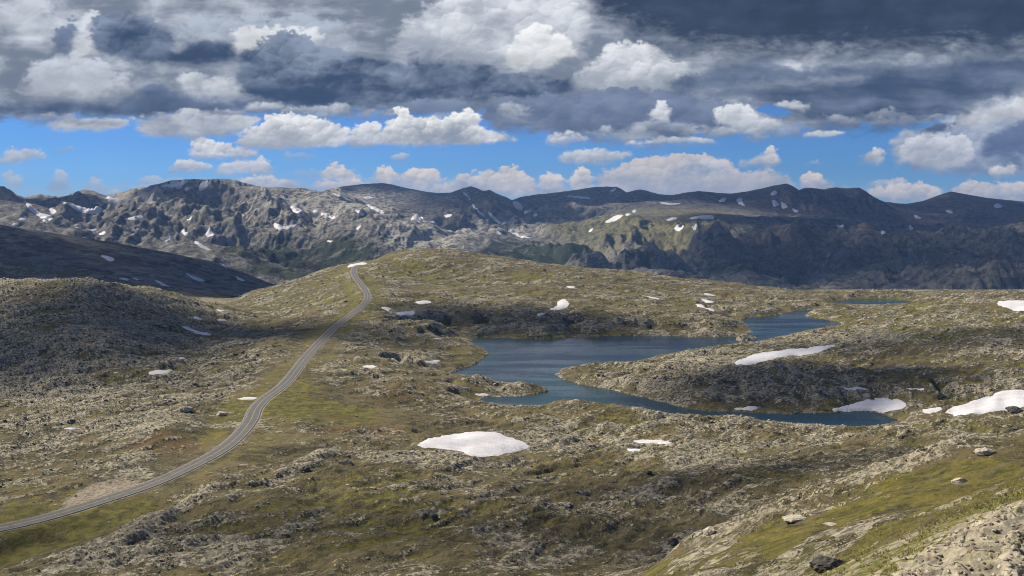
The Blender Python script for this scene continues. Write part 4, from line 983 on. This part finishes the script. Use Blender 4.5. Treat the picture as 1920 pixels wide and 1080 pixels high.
MS = [
 ([(300, 350), (315, 343), (338, 338), (352, 336), (350, 345), (335, 352), (322, 352)], 'broad snow field under the summit of the left mountain'),
 ([(372, 357), (378, 342), (391, 339), (388, 348), (378, 358)], 'snow gully right of the summit field on the left mountain'),
 ([(346, 356), (350, 350), (354, 354), (350, 359)], 'small snow spot between the two summit snow fields'),
 ([(129, 383), (140, 384), (160, 391), (178, 393), (190, 388), (188, 398), (178, 402), (160, 399), (140, 393)], 'crescent snow field below the small left peak'),
 ([(198, 370), (206, 369), (215, 373), (224, 372), (218, 379), (206, 380)], 'snow at the saddle right of the small left peak'),
 ([(43, 375), (55, 384), (70, 398), (95, 405), (99, 410), (88, 412), (70, 405), (55, 393)], 'long diagonal snow streak on the far left mountain'),
 ([(92, 391), (100, 391), (105, 398), (98, 399)], 'snow spot above the long diagonal streak'),
 ([(114, 376), (120, 377), (125, 382), (119, 381)], 'snow spot left of the crescent field'),
 ([(36, 412), (46, 406), (52, 408), (42, 413)], 'dim snow spot low on the far left mountain'),
 ([(22, 420), (30, 418), (33, 423), (24, 423)], 'snow spot just above the dark left hill'),
 ([(79, 412), (85, 412), (89, 419), (83, 417)], 'snow fleck under the diagonal streak'),
 ([(138, 425), (146, 421), (152, 424), (144, 427)], 'snow fleck in the left valley bowl'),
 ([(168, 434), (174, 429), (182, 427), (178, 433)], 'snow fleck on the left valley slope'),
 ([(238, 411), (255, 405), (270, 404), (258, 410), (245, 413)], 'thin snow band on the grassy left ledge'),
 ([(243, 433), (255, 429), (264, 428), (252, 433)], 'short snow band on the lower left ledge'),
 ([(186, 437), (195, 434), (197, 438), (189, 440)], 'snow dot on the lower left slope'),
 ([(308, 452), (320, 447), (322, 441), (326, 446), (318, 453)], 'snow tick left of the long curved snow line'),
 ([(341, 431), (350, 437), (356, 443), (350, 441), (343, 436)], 'snow line running under the cirque ridge'),
 ([(358, 446), (372, 455), (388, 465), (400, 470), (384, 468), (370, 460)], 'long curved snow line falling toward the forest'),
 ([(379, 440), (388, 436), (393, 426), (397, 436), (402, 441), (392, 443)], 'triangular snow patch in the dark cirque'),
 ([(350, 412), (356, 408), (360, 405), (357, 412)], 'snow spot on the yellow cirque slope'),
 ([(513, 417), (520, 420), (535, 426), (552, 422), (560, 418), (548, 427), (525, 430), (516, 427)], 'V-shaped snow patch at the foot of the bare basin'),
 ([(545, 385), (552, 386), (567, 396), (560, 400), (550, 398), (546, 391)], 'snow patch high in the bare basin'),
 ([(586, 395), (592, 393), (597, 398), (590, 399)], 'snow spot right of the basin patch'),
 ([(601, 398), (612, 401), (632, 409), (622, 409), (606, 404)], 'slanting snow streak on the basin rim'),
 ([(527, 369), (533, 370), (536, 373), (530, 373)], 'snow dot below the rocky skyline'),
 ([(611, 452), (620, 450), (624, 452), (617, 454)], 'snow dash above the forest'),
 ([(665, 430), (672, 423), (677, 424), (671, 430)], 'snow spot on the saddle left of the green hill'),
 ([(624, 362), (640, 368), (660, 377), (648, 375), (630, 366)], 'snow line along the descending skyline ridge'),
 ([(666, 392), (676, 396), (683, 404), (676, 402), (668, 397)], 'broken snow streak on the descending ridge'),
 ([(686, 382), (700, 388), (722, 398), (716, 400), (700, 393)], 'thin snow rim at the edge of the descending ridge'),
 ([(729, 443), (738, 441), (742, 444), (734, 445)], 'snow dash above the green hill'),
 ([(771, 411), (776, 404), (794, 406), (788, 412), (778, 413)], 'snow patch on the brown plateau slope'),
 ([(796, 413), (806, 416), (818, 417), (808, 419)], 'snow wisp beside the brown plateau patch'),
 ([(832, 404), (840, 402), (848, 404), (840, 408)], 'snow blob upper right on the brown plateau slope'),
 ([(680, 371), (690, 368), (701, 370), (690, 374)], 'faint snow dash on the dark plateau ridge'),
 ([(868, 360), (873, 362), (884, 376), (878, 373)], 'top snow chute of the central peak'),
 ([(884, 381), (893, 390), (905, 402), (917, 415), (908, 408), (893, 395)], 'long snow chute down the left side of the central peak'),
 ([(930, 432), (938, 436), (945, 443), (935, 439)], 'end of the snow chute above the notch'),
 ([(913, 395), (925, 405), (940, 417), (952, 421), (938, 420), (922, 409)], 'second snow chute right of the long one'),
 ([(948, 430), (965, 437), (985, 444), (1000, 446), (985, 447), (962, 439)], 'snow bank at the bottom of the notch'),
 ([(961, 377), (970, 378), (982, 390), (976, 394), (966, 390)], 'snow bowl under the notch skyline'),
 ([(982, 398), (992, 392), (997, 391), (992, 400)], 'snow spot right of the notch bowl'),
 ([(999, 402), (1006, 400), (1008, 404), (1002, 406)], 'smaller snow spot right of the notch bowl'),
 ([(1062, 366), (1080, 368), (1110, 371), (1095, 373), (1072, 370)], 'flat snow ribbon under the rounded skyline top'),
 ([(1143, 358), (1152, 352), (1156, 354), (1150, 360)], 'snow cap on the rounded skyline top'),
 ([(1134, 416), (1145, 408), (1165, 402), (1169, 405), (1152, 412), (1140, 417)], 'long snow lens left of the sunlit shoulder'),
 ([(1172, 402), (1180, 400), (1183, 402), (1176, 405)], 'snow spot beside the long snow lens'),
 ([(1186, 396), (1191, 392), (1192, 397), (1188, 399)], 'snow spot on the shaded shoulder'),
 ([(1104, 434), (1109, 428), (1111, 430), (1108, 434)], 'snow fleck on the left of the shoulder'),
 ([(1249, 412), (1260, 408), (1271, 408), (1264, 412), (1254, 414)], 'oval snow patch on the sunlit shoulder'),
 ([(1262, 428), (1272, 421), (1283, 422), (1278, 429), (1270, 432)], 'lowest snow patch on the sunlit shoulder'),
 ([(1290, 409), (1310, 405), (1335, 403), (1340, 408), (1330, 412), (1310, 410)], 'longest snow patch on the sunlit shoulder'),
 ([(1296, 424), (1305, 420), (1311, 424), (1302, 427)], 'round snow patch under the longest one on the sunlit shoulder'),
 ([(1236, 379), (1255, 381), (1280, 381), (1262, 384), (1245, 383)], 'thin snow band above the sunlit shoulder'),
 ([(1347, 377), (1355, 373), (1362, 370), (1358, 378), (1350, 379)], 'snow spot beneath the right skyline ridge'),
 ([(1382, 372), (1392, 371), (1390, 379), (1398, 387), (1388, 384), (1383, 378)], 'curved snow streak beneath the right skyline ridge'),
 ([(1445, 362), (1455, 357), (1456, 364), (1448, 367)], 'upper snow patch left of the dark jagged peak'),
 ([(1448, 378), (1452, 374), (1460, 384), (1452, 388)], 'left snow patch of the pair under the jagged peak'),
 ([(1463, 377), (1470, 382), (1478, 389), (1468, 389)], 'right snow patch of the pair under the jagged peak'),
 ([(1485, 393), (1492, 393), (1497, 396), (1492, 398)], 'snow spot low under the jagged peak'),
 ([(1714, 402), (1720, 404), (1727, 409), (1720, 411), (1715, 407)], 'snow fleck on the far right slope'),
 ([(1862, 386), (1870, 382), (1880, 385), (1870, 391)], 'snow patch near the right end of the skyline'),
 ([(1772, 396), (1780, 393), (1787, 399), (1780, 400)], 'snow spot under the right pyramid peak'),
 ([(1706, 430), (1709, 425), (1712, 428), (1709, 432)], 'snow dot in the right valley'),
 ([(1567, 422), (1574, 421), (1582, 424), (1574, 425)], 'snow dash on the dark plateau shoulder'),
 ([(1650, 432), (1655, 432), (1661, 435), (1655, 435)], 'snow dash farther right on the dark shoulder'),
 ([(188, 480), (198, 479), (215, 485), (208, 491), (198, 486)], 'snow patch high on the dark left hill'),
 ([(222, 521), (232, 521), (241, 523), (236, 529)], 'left snow patch low on the dark left hill'),
 ([(265, 531), (275, 530), (283, 537), (277, 541)], 'snow patch in the middle low on the dark left hill'),
 ([(289, 524), (300, 528), (315, 537), (330, 546), (315, 541), (300, 534)], 'long slanting snow streak low on the dark left hill'),
 ([(248, 521), (254, 521), (261, 525), (254, 525)], 'tiny snow patch low on the dark left hill'),
 ([(347, 511), (360, 517), (388, 527), (375, 528), (362, 524)], 'bright snow patch on the right flank of the dark left hill'),
 ([(410, 492), (418, 496), (427, 502), (420, 501)], 'snow streak near the crest end of the dark left hill'),
 ([(440, 517), (450, 521), (461, 528), (450, 527)], 'snow streak at the toe of the dark left hill'),
]
mt_snow = snow_patches(MS, U2, Y2, XM, YM, MZ, 'snow_patch', '', '', 4, 0.35)
forest = -0.15 + 0.85 * em(570, 495, 190, 38) * (YM > 3000) + 0.85 * em(1010, 486, 110, 26) + 0.55 * em(1150, 505, 160, 28) + 0.6 * em(1450, 530, 260, 26)
forest = np.where(YM < 2900, 0.0, forest)
meadow = 0.02 + 0.55 * em(1230, 415, 190, 34) + 0.5 * em(1150, 455, 180, 34) + 0.22 * em(340, 430, 140, 26) + 0.35 * em(640, 460, 160, 30) + 0.3 * (YM < 3000) - 0.3 * em(350, 370, 150, 30)
pale = 0.28 + 0.6 * gm * sstep(0.35, -0.1, gul) * (UM > 1000) - 0.25 * (UM > 1250) + 0.3 * em(600, 390, 150, 36) + 0.4 * em(250, 375, 60, 30) + 0.3 * em(960, 440, 60, 14) + 0.35 * em(800, 445, 100, 25)  # less pale towards the right: cloud shade put into the rock colour
slM = np.abs(np.gradient(MZ, axis=1) / np.maximum(np.gradient(U2)[None] / F * YM, 1e-3))
brown = 0.12 + 0.38 * sstep(1250, 1500, UM) + 0.35 * sstep(600, 640, UM) * (YM > 6500) + 0.6 * em(840, 405, 110, 20) + 0.35 * em(100, 480, 260, 50) * (YM < 3000) + 0.35 * em(1380, 480, 120, 40)  # brown slopes, plus cloud shade painted into the right range as darker rock
forest -= np.clip(slM - 0.5, 0, 1) * 0.4
mcov = np.stack([forest, meadow, pale, brown], -1)
mountains = mesh_obj('mountains', np.stack([XM.ravel(), YM.ravel(), MZ.ravel()], 1), faces_grid(*MZ.shape), M_MOUNT, True, attrs={'cover': crop(mcov)})
tag(mountains, kind='structure')

# ------------------------------------------------------------------ build the snow meshes
def build_snow(items, Xg, Yg, Zg, thick_k, group, grow=0.0):
    for sl, s, sc, label in items:
        s = s + grow * sc
        x, y, z = Xg[sl], Yg[sl], Zg[sl]
        th = thick_k * sc
        up = np.where(s > 0, th * (1 - np.exp(-s / (sc * 5))) + 0.02 * sc, s * 0.25)
        up = np.maximum(up, -th * 2.5)
        zz = z + up
        keep = s > -sc * 5
        q = keep[:-1, :-1] & keep[1:, :-1] & keep[:-1, 1:] & keep[1:, 1:]
        q &= (s[:-1, :-1] > 0) | (s[1:, :-1] > 0) | (s[:-1, 1:] > 0) | (s[1:, 1:] > 0) | (np.maximum(s[:-1, :-1], s[1:, 1:]) > -sc * 2)
        if q.sum() < 2: continue
        f = faces_grid(*s.shape, mask=q)
        used = np.unique(f); re = -np.ones(s.size, np.int32); re[used] = np.arange(len(used))
        vtx = np.stack([x.ravel(), y.ravel(), zz.ravel()], 1)[used]
        org = vtx.mean(0)
        o = mesh_obj('snow_patch', vtx - org, re[f], M_SNOW, True)
        o.location = [float(t) for t in org]
        tag(o, label, 'snow', group)
build_snow(near_snow, XX, YY, Z, 0.8, 'snow patches on the plateau')
build_snow(mt_snow, XM, YM, MZ, 1.2, 'snow patches on the mountains', 0.5)

# ------------------------------------------------------------------ rocks
def ico(sub):
    import bmesh
    bm = bmesh.new(); bmesh.ops.create_icosphere(bm, subdivisions=sub, radius=1.0)
    v = np.array([p.co[:] for p in bm.verts]); f = np.array([[q.index for q in p.verts] for p in bm.faces]); bm.free()
    return v, f
def rock_shape(sub, seed, flat=0.6, jag=0.25):
    r = np.random.RandomState(seed); v, f = ico(sub)
    # cut by random planes for facets
    for _ in range(9):
        n = r.normal(size=3); n /= np.linalg.norm(n); h = r.uniform(0.45, 0.85)
        d = v @ n; k = d > h
        v[k] -= np.outer((d[k] - h) * 0.92, n)
    v *= 1 + jag * (r.rand(len(v), 1) - 0.5) * 0.5
    v *= np.array([r.uniform(0.8, 1.3), r.uniform(0.7, 1.1), flat * r.uniform(0.8, 1.2)])
    return v, f
runN = first_hit(U1, Y1, Z)
visible = (VH + F * (H - Z) / YY) <= runN + 0.8
# rubble: countless small blocks, where the ground is stony
def rubble():
    vis = visible & (UU > -120) & (UU < 2040) & (YY > 26) & (YY < 1500) & (LS < -1.0) & (RD > 8) & (SNOWM < 0.15)
    Vp = VH + F * (H - Z) / YY
    dens = np.clip(cover[..., 0] + 0.5 * fbm(XX / 10, YY / 7, 4, 401) - 0.22, 0.0, 1.2) ** 1.5 + 0.02
    # weight by the projected area of each cell so that stones are spread evenly over the view
    area = np.abs(np.gradient(Vp, axis=0))
    wgt = np.where(vis, dens * np.clip(area, 0.05, 6) * np.where(YY < 64, 0.018, np.clip((YY / 400.0), 0.30, 1.0)), 0).ravel().astype(np.float64)
    wgt /= wgt.sum()
    N = 90000
    idx = rng.choice(wgt.size, N, p=wgt)
    protos = [rock_shape(1, 900 + i, 0.62, 0.3) for i in range(10)]
    x = XX.ravel()[idx] + rng.uniform(-1, 1, N) * YY.ravel()[idx] * 0.0012; y = YY.ravel()[idx] * (1 + rng.uniform(-0.0018, 0.0018, N)); z = Z.ravel()[idx]
    pxs = 0.75 + rng.pareto(2.8, N) * 1.0            # size in photo pixels at its distance, thinned with range
    s = np.clip(pxs, 0.6, 5.0) * y / F * 0.75
    s = np.clip(s, 0.10, 2.4)
    VV, FF, off = [], [], 0
    for i, (v, f) in enumerate(protos):
        k = np.arange(i, N, len(protos))
        a = rng.uniform(0, 6.283, len(k)); ca, sa = np.cos(a), np.sin(a)
        vx = v[None, :, 0] * ca[:, None] - v[None, :, 1] * sa[:, None]; vy = v[None, :, 0] * sa[:, None] + v[None, :, 1] * ca[:, None]
        tl = rng.normal(0, 0.25, (len(k), 1)); vz = v[None, :, 2] + vx * tl
        co = np.stack([vx * s[k][:, None] + x[k][:, None], vy * s[k][:, None] + y[k][:, None], vz * s[k][:, None] + z[k][:, None] + 0.12 * s[k][:, None]], -1)
        VV.append(co.reshape(-1, 3))
        FF.append((f[None] + (np.arange(len(k)) * len(v))[:, None, None] + off).reshape(-1, 3)); off += len(k) * len(v)
    o = mesh_obj('rubble', np.concatenate(VV), np.concatenate(FF), M_ROCK, False)
    tag(o, 'pale granite rubble strewn over the tundra', 'rubble', kind='stuff')
rubble()

M_DARKROCK = plain('dark_rock', (0.075, 0.070, 0.060), 0.9, 1.5, 0.5, 0.2)
def boulder(u, v, size, label, mat=None, flat=0.7, seed=0, squash=1.0, rot=0.0, dmin=0):
    x, y, j, k = hit(u, v, runN, U1, Y1, dmin)
    vv, ff = rock_shape(4, 500 + seed, flat, 0.0)
    n = fbm(vv[:, 0] * 1.6 + seed, vv[:, 1] * 1.6 + vv[:, 2], 4, seed, 0.55, mode='ridge')
    vv = vv * (1 + 0.26 * n[:, None]); vv[:, 0] *= squash
    r = size * 0.42 * y / F
    c_, s_ = math.cos(rot), math.sin(rot)
    vv = np.stack([vv[:, 0] * c_ - vv[:, 1] * s_, vv[:, 0] * s_ + vv[:, 1] * c_, vv[:, 2]], 1)
    o = mesh_obj('boulder', vv * r, ff, mat or M_ROCK, False)
    o.location = (float(x), float(y), float(Z[j, k] + r * flat * 0.35))
    tag(o, label, 'boulder', 'boulders lying on the tundra')
boulder(650, 868, 26, 'dark rounded boulder standing alone left of the greenish slabs', M_DARKROCK, 0.5, 1)
boulder(1560, 1066, 60, 'black boulder wedged at the foot of the nearest granite outcrop', M_DARKROCK, 0.6, 2, 1.2)
boulder(1060, 947, 30, 'pale flat boulder in the centre foreground', None, 0.5, 3)
boulder(1217, 889, 13, 'small dark boulder on the brown heath right of centre', M_DARKROCK, 0.8, 4)
boulder(1150, 905, 20, 'low dark boulder left of the small dark one on the heath', M_DARKROCK, 0.4, 5)
boulder(815, 972, 14, 'dark pointed boulder among pale rubble below the big snow patch', M_DARKROCK, 0.8, 6)
boulder(1904, 773, 34, 'dark boulder at the right edge under the big snow field', M_DARKROCK, 0.5, 7, 1.3)
boulder(1500, 708, 22, 'dark block on the back of the peninsula knoll', M_DARKROCK, 0.5, 8)
boulder(1535, 735, 16, 'dark block at the right foot of the peninsula knoll', M_DARKROCK, 0.6, 9)
boulder(575, 882, 13, 'small dark boulder near the road meadow', M_DARKROCK, 0.7, 10)
boulder(1262, 1020, 22, 'dark block at the lower end of the boulder ridge', M_DARKROCK, 0.9, 11)
boulder(348, 770, 26, 'grey boulder left of the road kink', None, 0.5, 12)
boulder(415, 778, 24, 'grey block on the stony bank by the road kink', None, 0.6, 13)
boulder(1800, 905, 34, 'pale block on the top of the boulder ridge', None, 0.4, 24, 1.3)
boulder(1850, 852, 40, 'largest pale block on the skyline of the boulder ridge', None, 0.5, 15)
boulder(1330, 1000, 30, 'tan block at the left shoulder of the boulder ridge', None, 0.7, 16)
boulder(1490, 975, 36, 'pale slab lying in the green and yellow meadow', None, 0.35, 17, 1.4)
boulder(1560, 985, 26, 'second pale slab in the meadow right of the first', None, 0.35, 18, 1.3)
boulder(1625, 745, 18, 'grey block between the two right snow fields', None, 0.7, 19)

# ------------------------------------------------------------------ grass tufts close by
M_GRASS = plain('dry_grass', (0.24, 0.215, 0.085), 0.8, 0.8, 0.45, 0.1)
def grass():
    vis = visible & (UU > 1200) & (UU < 2050) & (YY > 26) & (YY < 105)
    wgt = np.where(vis, np.clip(cover[..., 1] - 0.35 * cover[..., 0] + 0.05 + 0.9 * fbm(XX / 1.7, YY / 1.7, 3, 501) - 0.15, 0, 1), 0).ravel().astype(np.float64)
    wgt /= wgt.sum(); N = 2600
    idx = rng.choice(wgt.size, N, p=wgt)
    nb_ = 9
    x = np.repeat(XX.ravel()[idx] + rng.uniform(-.1, .1, N), nb_); y = np.repeat(YY.ravel()[idx] + rng.uniform(-.1, .1, N), nb_); z = np.repeat(Z.ravel()[idx], nb_)
    a = rng.uniform(0, 6.283, N * nb_); r0 = rng.uniform(0, 0.10, N * nb_); hh = rng.uniform(0.05, 0.15, N * nb_); ln = rng.uniform(0.05, 0.2, N * nb_)
    bx = x + np.cos(a) * r0; by = y + np.sin(a) * r0; wv = 0.018
    p0 = np.stack([bx - np.sin(a) * wv, by + np.cos(a) * wv, z - 0.03], 1); p1 = np.stack([bx + np.sin(a) * wv, by - np.cos(a) * wv, z - 0.03], 1)
    p2 = np.stack([bx + np.cos(a) * ln, by + np.sin(a) * ln, z + hh], 1)
    o = mesh_obj('grass', np.stack([p0, p1, p2], 1).reshape(-1, 3), np.arange(N * nb_ * 3).reshape(-1, 3), M_GRASS, False)
    tag(o, 'dry yellow green grass tufts on the nearest slope', 'grass', kind='stuff')
grass()

# ------------------------------------------------------------------ unseen clouds added overhead, placed and shaped to cast shadows on the land
def shadow_cloud_material():
    m, t = new_mat('cloud')
    Pn = t.node('ShaderNodeNewGeometry').outputs['Position']
    n = t.noise(Pn, 0.0016, 6, 0.6)
    at = t.node('ShaderNodeAttribute', attribute_name='cover')
    op = t.m('MULTIPLY', t.step(n, 0.28, 0.50), at.outputs['Alpha'])
    d = t.node('ShaderNodeBsdfDiffuse', ins={'Color': (0.86, 0.87, 0.9)})
    tr = t.node('ShaderNodeBsdfTransparent')
    mx = t.node('ShaderNodeMixShader', ins={0: op, 1: tr.outputs[0], 2: d.outputs[0]})
    t.node('ShaderNodeOutputMaterial', ins={0: mx.outputs[0]})
    return m
M_SHADOW_CLOUD = shadow_cloud_material()
def shadow_cloud(u, d, rx, ry, rot=0.0, k_=0.95, seed=0, height=3400.0, zt=0.0):
    tx, ty = (u - 960) / F * d, d
    k = (height - zt) / SUN[2]
    c = np.array([tx + SUN[0] * k, ty + SUN[1] * k, height])
    v, f = ico(6)
    rh = np.sqrt(v[:, 0] ** 2 + v[:, 1] ** 2)
    dens = sstep(1.0, 0.45, rh) * k_
    n = fbm(v[:, 0] * 1.5 + seed * 3.1, v[:, 1] * 1.5 + v[:, 2] * 0.7, 5, 600 + seed, 0.55)
    v = v * (1 + 0.55 * n[:, None])
    up = v[:, 2] > 0
    b = fbm(v[:, 0] * 4, v[:, 1] * 4, 4, 700 + seed, 0.5, mode='billow')
    v[:, 2] = np.where(up, v[:, 2] * (1.0 - 0.4 * b), v[:, 2] * 0.25)
    rx *= 1.35; ry *= 1.35
    v = v * np.array([rx, ry, min(rx, ry) * 0.35])
    c_, s_ = math.cos(rot), math.sin(rot)
    v = np.stack([v[:, 0] * c_ - v[:, 1] * s_, v[:, 0] * s_ + v[:, 1] * c_, v[:, 2]], 1)
    o = mesh_obj('cloud', v, f, M_SHADOW_CLOUD, True, attrs={'cover': np.stack([dens] * 4, 1)})  # stays above the frame, there for the shadow it throws
    o.location = [float(q) for q in c]
    tag(o, kind='structure')
for i, a in enumerate([
    (1760, 7600, 2500, 1500, 0.1, 0.72), (1620, 4300, 900, 700, 0.2, 0.6), (1330, 4150, 700, 420, 0.0, 0.75), (1900, 3400, 1100, 900, 0.0, 0.55), (1450, 5200, 520, 420, 0.0),
    (1790, 5700, 1000, 750, 0.0), (1180, 7600, 1000, 620, 0.0), (700, 7500, 900, 420, 0.0), (950, 6900, 480, 900, 0.0), (1100, 7900, 900, 500, 0.1),
    (120, 2150, 620, 420, -0.2), (420, 2450, 330, 300, 0.0), (40, 5000, 500, 500, 0.0), (390, 5150, 260, 190, 0.0),
    (380, 820, 130, 70, 0.3, 0.75), (150, 700, 130, 75, 0.2, 0.65), (620, 800, 120, 50, 0.2, 0.4), (700, 275, 170, 26, 0.1, 0.4), (100, 590, 120, 40, 0.1, 0.35), (1750, 760, 150, 60, 0.1, 0.4), (1600, 250, 70, 40, 0.4, 0.35), (980, 930, 130, 45, 0.0, 0.7), (1560, 610, 130, 48, 0.1, 0.7), (1500, 365, 110, 24, 0.25, 0.6)]):
    shadow_cloud(*a, seed=i)

# ------------------------------------------------------------------ the air: thin blue haze over the long distance
def haze():
    m = bpy.data.materials.new('haze'); m.use_nodes = True; t = NT(m.node_tree)
    v = t.node('ShaderNodeVolumePrincipled', ins={'Color': (0.30, 0.52, 1.0), 'Density': 0.000032, 'Anisotropy': 0.0})
    t.node('ShaderNodeOutputMaterial', ins={1: v.outputs[0]})
    x0, x1, y0, y1, z0, z1 = -17000, 17000, -300, 15500, -900, 560
    v_ = [(x, y, z) for z in (z0, z1) for y in (y0, y1) for x in (x0, x1)]
    f_ = [(0, 2, 3, 1), (4, 5, 7, 6), (0, 1, 5, 4), (2, 6, 7, 3), (0, 4, 6, 2), (1, 3, 7, 5)]
    o = mesh_obj('haze', np.array(v_, float), np.array(f_), m, False)
    tag(o, kind='stuff')
haze()
